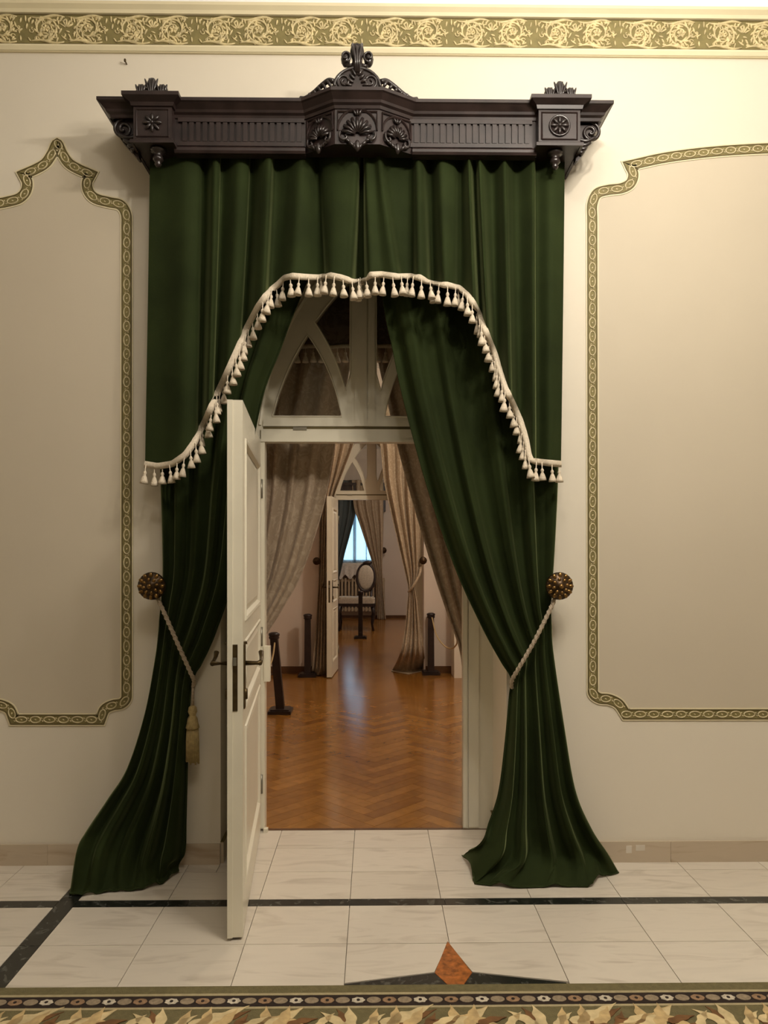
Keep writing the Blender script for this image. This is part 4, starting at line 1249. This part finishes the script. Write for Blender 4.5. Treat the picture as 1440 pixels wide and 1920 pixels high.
# curtains hanging on the middle wall
MV = YB1 - 0.10
curtain('beige_damask_curtain', 'beige damask curtain gathered left of the far ivory door', [
    ([(560, 740), (690, 740)], MV, 0.05), ([(590, 828), (664, 828)], MV, 0.05), ([(598, 880), (645, 880)], MV, 0.05), ([(598, 940), (624, 940)], MV, 0.045), ([(598, 1000), (618, 1000)], MV, 0.04),
    ([(597, 1080), (614, 1085)], MV, 0.03), ([(594, 1140), (613, 1140)], MV, 0.04), ([(590, 1200), (614, 1200)], MV - 0.05, 0.05), ([(585, 1250), (614, 1250)], MV - 0.10, 0.05), ([(580, 1262), (596, 1266), (616, 1263)], 'floor', 0.0)], 60, 8, pairfold(4.2, 8), 'damask')
curtain('beige_damask_curtain', 'beige damask curtain knotted in the middle, right of the far ivory door', [
    ([(690, 740), (810, 740)], MV, 0.05), ([(712, 828), (802, 828)], MV, 0.05), ([(720, 900), (795, 900)], MV, 0.05), ([(733, 960), (790, 960)], MV, 0.05), ([(747, 1020), (788, 1015)], MV, 0.045), ([(760, 1075), (786, 1068)], MV, 0.03),
    ([(766, 1105), (779, 1098)], MV, 0.02), ([(764, 1130), (784, 1128)], MV, 0.03), ([(759, 1180), (790, 1180)], MV - 0.03, 0.04), ([(750, 1225), (795, 1225)], MV - 0.07, 0.05), ([(736, 1256), (765, 1258), (799, 1252)], 'floor', 0.01), ([(734, 1258), (766, 1264), (801, 1256)], 'floor', 0.0)], 70, 8, pairfold(4.6, 15), 'damask')
for px_, py_, lab in ((594, 1052, 'dark tieback knob left of the far ivory door'), (793, 1051, 'dark tieback knob right of the far ivory door')):
    t = empty('wall_rosette', (0, 0, 0))
    p = P(px_, py_, YB1 - 0.1)
    t.location = (p.x, YB1, p.z)
    knob_parts(t, 0.75, False)
    tag(t, lab, 'curtain holdback', 'tieback knobs in the parquet room')
tb = MB().tube(smooth_path([P(790, 1060, YB1 - 0.06), P(786, 1078, YB1 - 0.14), P(774, 1100, YB1 - 0.16), P(766, 1110, YB1 - 0.1)], 5), 0.016, 6).build('curtain_tie', 'damask', None, True)
tag(tb, 'beige fabric tie round the knotted damask curtain', 'curtain tie')

# barrier posts
def post(label, x, y_foot, lean=0.0, h=0.74):
    p = PF(x, y_foot, 0.0)
    t = empty('barrier_post', (p.x, p.y, 0))
    s_ = 0.0
    MB().box((-0.105, -0.105, 0.001), (0.105, 0.105, 0.030)).build('base_plate', 'walnut', t)
    MB().box((-0.085, -0.085, 0.030), (0.085, 0.085, 0.042)).build('base_step', 'walnut', t)
    dx = -lean * h
    vs = [(-0.038, -0.038, 0.042), (0.038, -0.038, 0.042), (0.038, 0.038, 0.042), (-0.038, 0.038, 0.042), (dx - 0.034, -0.034, h - 0.06), (dx + 0.034, -0.034, h - 0.06), (dx + 0.034, 0.034, h - 0.06), (dx - 0.034, 0.034, h - 0.06)]
    MB().add(vs, [(0, 3, 2, 1), (4, 5, 6, 7), (0, 1, 5, 4), (1, 2, 6, 5), (2, 3, 7, 6), (3, 0, 4, 7)]).build('shaft', 'walnut', t)
    MB().lathe([(0.046, 0), (0.050, 0.012), (0.044, 0.022), (0.052, 0.034), (0.050, 0.050), (0.030, 0.060), (0.006, 0.062)], 12, (dx, 0, h - 0.062)).build('cap', 'walnut', t, True)
    return tag(t, label, 'barrier post', 'dark wooden barrier posts')
post('dark wooden barrier post leaning behind the open ivory door leaf', 526, 1336, 0.08)
post('dark wooden barrier post left of the far ivory door leaf', 577, 1268)
post('dark wooden barrier post beside the knotted damask curtain', 808, 1264)
post('dark wooden barrier post in front of the oval-backed chair', 676, 1197, 0, 0.8)
def rope(label, pts):
    tag(MB().tube(smooth_path(pts, 8), 0.008, 5).build('barrier_rope', 'rope', None, True), label, 'rope')
rope('thin rope sagging from the barrier post beside the knotted curtain', [P(810, 1158, 5.25), P(818, 1190, 5.1), P(832, 1210, 4.9), P(846, 1216, 4.7), P(856, 1208, 4.5), P(860, 1190, 4.3), P(885, 1170, 4.1)])
rope('thin rope hanging from the leaning barrier post', [P(515, 1205, 3.27), P(512, 1228, 3.1), P(506, 1246, 2.9), P(492, 1250, 2.8)])

# ================================================================== FAR ROOM: window, curtains, radiator, chair
wn = empty('window_1', ((WX0 + WX1) / 2, YC1 + 0.1, WZ0))
struct(wn); wn['label'] = 'bright window of the farthest room'
def wb(a, b, nm='window_frame', m='paint'):
    o = MB().box(tuple(Vector(a) - wn.location), tuple(Vector(b) - wn.location)).build(nm, m, wn); return o
yw = YC1 + 0.06
for a, b in [((WX0, yw, WZ0), (WX0 + 0.06, yw + 0.06, WZ1)), ((WX1 - 0.06, yw, WZ0), (WX1, yw + 0.06, WZ1)), ((WX0, yw, WZ0), (WX1, yw + 0.06, WZ0 + 0.07)), ((WX0, yw, WZ1 - 0.06), (WX1, yw + 0.06, WZ1)),
             ((-0.47, yw, WZ0), (-0.40, yw + 0.06, WZ1)), ((-0.19, yw, WZ0), (-0.165, yw + 0.06, WZ1)), ((-0.70, yw, WZ0), (-0.675, yw + 0.06, WZ1))]:
    wb(a, b)
for a, b in [(WX0 + 0.06, -0.70), (-0.675, -0.47), (-0.40, -0.19), (-0.165, WX1 - 0.06)]:
    wb((a, yw + 0.028, WZ0 + 0.07), (b, yw + 0.032, WZ1 - 0.06), 'pane', 'glass')
wb((WX0 - 0.06, YC1 - 0.16, WZ0 - 0.05), (WX1 + 0.06, YC1 + 0.06, WZ0), 'window_sill', 'paint')
net = MB()
nr = []
for r in range(2):
    nr.append([(WX0 + 0.02 + (WX1 - WX0 - 0.04) * i / 60, YC1 - 0.02 + 0.012 * math.sin(i * 1.1) + 0.006 * math.sin(i * 2.3), WZ0 + 0.02 + r * (WZ1 - WZ0)) for i in range(61)])
tag(net.grid(nr).build('net_curtain', 'sheer', None, True, fix=False), 'white net curtain hanging across the far window', 'net curtain')
VV = YC1 - 0.28
curtain('window_curtain', 'dark left curtain of the far window', [
    ([(604, 900), (672, 900)], VV, 0.06), ([(604, 955), (668, 955)], VV, 0.06), ([(604, 1000), (657, 1000)], VV, 0.06), ([(604, 1040), (646, 1040)], VV, 0.05), ([(604, 1075), (637, 1080)], VV, 0.04), ([(604, 1100), (626, 1110)], VV, 0.03), ([(600, 1160), (626, 1160)], VV, 0.04)], 50, 7, pairfold(4.3, 3), 'lining')
VV = YC1 - 0.42
curtain('window_curtain', 'beige striped right curtain of the far window', [
    ([(660, 900), (719, 900)], VV, 0.06), ([(664, 950), (719, 950)], VV, 0.06), ([(675, 985), (719, 985)], VV, 0.06), ([(690, 1030), (718, 1030)], VV, 0.05), ([(702, 1068), (717, 1062)], VV, 0.03), ([(706, 1090), (718, 1085)], VV, 0.03), ([(708, 1130), (721, 1130)], VV, 0.04), ([(708, 1163), (724, 1163)], VV, 0.04)], 50, 7, pairfold(4.3, 4), 'damask')
VV = YC1 - 0.28
wp = empty('window_pelmet', (P(662, 0, VV).x, YC1 - 0.2, P(0, 935, VV).z))
wz = P(0, 958, VV).z - wp.location.z
MB().box((-0.92, -0.18, 0.02), (0.70, 0.2, 0.30)).build('pelmet_board', 'walnut', wp)
MB().box((-0.96, -0.22, 0.28), (0.74, 0.2, 0.34)).build('pelmet_cap', 'walnut', wp)
MB().box((0.66, -0.18, wz), (0.70, 0.18, 0.02)).build('side_drop', 'walnut', wp)
tag(wp, 'dark wooden pelmet over the far window', 'pelmet')
t = empty('wall_rosette')
p = P(719, 1032, YC1 - 0.1)
t.location = (p.x, YC1, p.z)
knob_parts(t, 1.1, False)
tag(t, 'dark tieback knob right of the far window', 'curtain holdback', 'tieback knobs in the farthest room')
rad = empty('radiator', (-0.40, YC1 - 0.12, 0))
for i in range(17):
    x_ = -0.62 + i * 0.075
    MB().box((x_, -0.08, 0.16), (x_ + 0.045, 0.06, 0.88)).build('column', 'iron', rad)
for z in (0.18, 0.80): MB().box((-0.62, -0.05, z), (0.63, 0.03, z + 0.05)).build('header', 'iron', rad)
for x_ in (-0.58, 0.54): MB().box((x_, -0.05, 0), (x_ + 0.05, 0.03, 0.17)).build('foot', 'iron', rad)
tag(rad, 'cream ribbed radiator under the far window', 'radiator')
cl = []
for r in range(9):
    tt = r / 8
    cl.append([(-0.78 + 0.72 * i / 40, YC1 - 0.20 - (0.03 + 0.03 * tt) - 0.018 * math.sin(i * 0.9) * tt, WZ0 + 0.005 - tt * (0.30 + 0.05 * math.sin(i * 0.55))) for i in range(41)])
cl.insert(0, [(a, YC1 - 0.02, WZ0 + 0.006) for a, b, c in cl[0]])
tag(MB().grid(cl).build('lace_cloth', 'lace', None, True, fix=False), 'white lace cloth draped over the far window sill', 'cloth')
# oval-backed chair
d_ = PF(668, 1181, 0)
ch = empty('oval_back_chair', (d_.x, d_.y, 0))
tag(ch, 'dark oval-backed chair with pale seat by the far window', 'chair')
ob = P(686, 1083, d_.y + 0.05) - ch.location
ring = [(ob.x + 0.165 * math.cos(2 * PI * i / 28), ob.y + 0.04 * math.sin(2 * PI * i / 28), ob.z + 0.255 * math.sin(2 * PI * i / 28)) for i in range(29)]
bk = MB().tube(ring, 0.026, 6, cap=False)
bk.blob((ob.x + 0.03, ob.y, ob.z + 0.275), (0.09, 0.03, 0.04), -0.1)
for dx in (-0.07, 0.09): bk.tube([(ob.x + dx * 1.2, ob.y - 0.01, ob.z - 0.22), (ob.x + dx, ob.y - 0.02, 0.50), (ob.x + dx * 1.3, ob.y - 0.03, 0.44)], 0.024, 6)
bk.build('backrest_frame', 'walnut', ch, True)
MB().blob((ob.x, ob.y - 0.005, ob.z), (0.155, 0.035, 0.24), 0, 16, 8).build('back_pad', 'seat', ch, True)
SXa, SXb = P(633, 0, d_.y).x - ch.location.x, P(703, 0, d_.y).x - ch.location.x
sz = P(0, 1125, d_.y).z
seat = MB()
sp = [(SXa + 0.04, -0.22), (SXb - 0.04, -0.25), (SXb, -0.18), (SXb, 0.20), (SXb - 0.05, 0.27), (SXa + 0.06, 0.27), (SXa, 0.2), (SXa, -0.15)]
seat.prism(sp, sz - 0.055, sz + 0.03)
seat.prism([(a * 0.92 + 0.0, b * 0.9) for a, b in sp], sz + 0.03, sz + 0.055)
seat.build('seat', 'seat', ch)
MB().prism([(a * 1.02, b * 1.03) for a, b in sp], sz - 0.115, sz - 0.055).build('seat_rail', 'walnut', ch)
for x_, y_ in [(SXa + 0.05, -0.2), (SXb - 0.05, -0.2), (SXa + 0.06, 0.2), (SXb - 0.06, 0.2)]:
    MB().tube([(x_, y_, sz - 0.10), (x_ + (0.03 if x_ > 0 else -0.03), y_, sz * 0.55), (x_, y_, 0.12), (x_ + (0.02 if x_ > 0 else -0.02), y_, 0.0)], 0.03, 7, radii=[0.036, 0.032, 0.020, 0.024]).build('leg', 'walnut', ch, True)
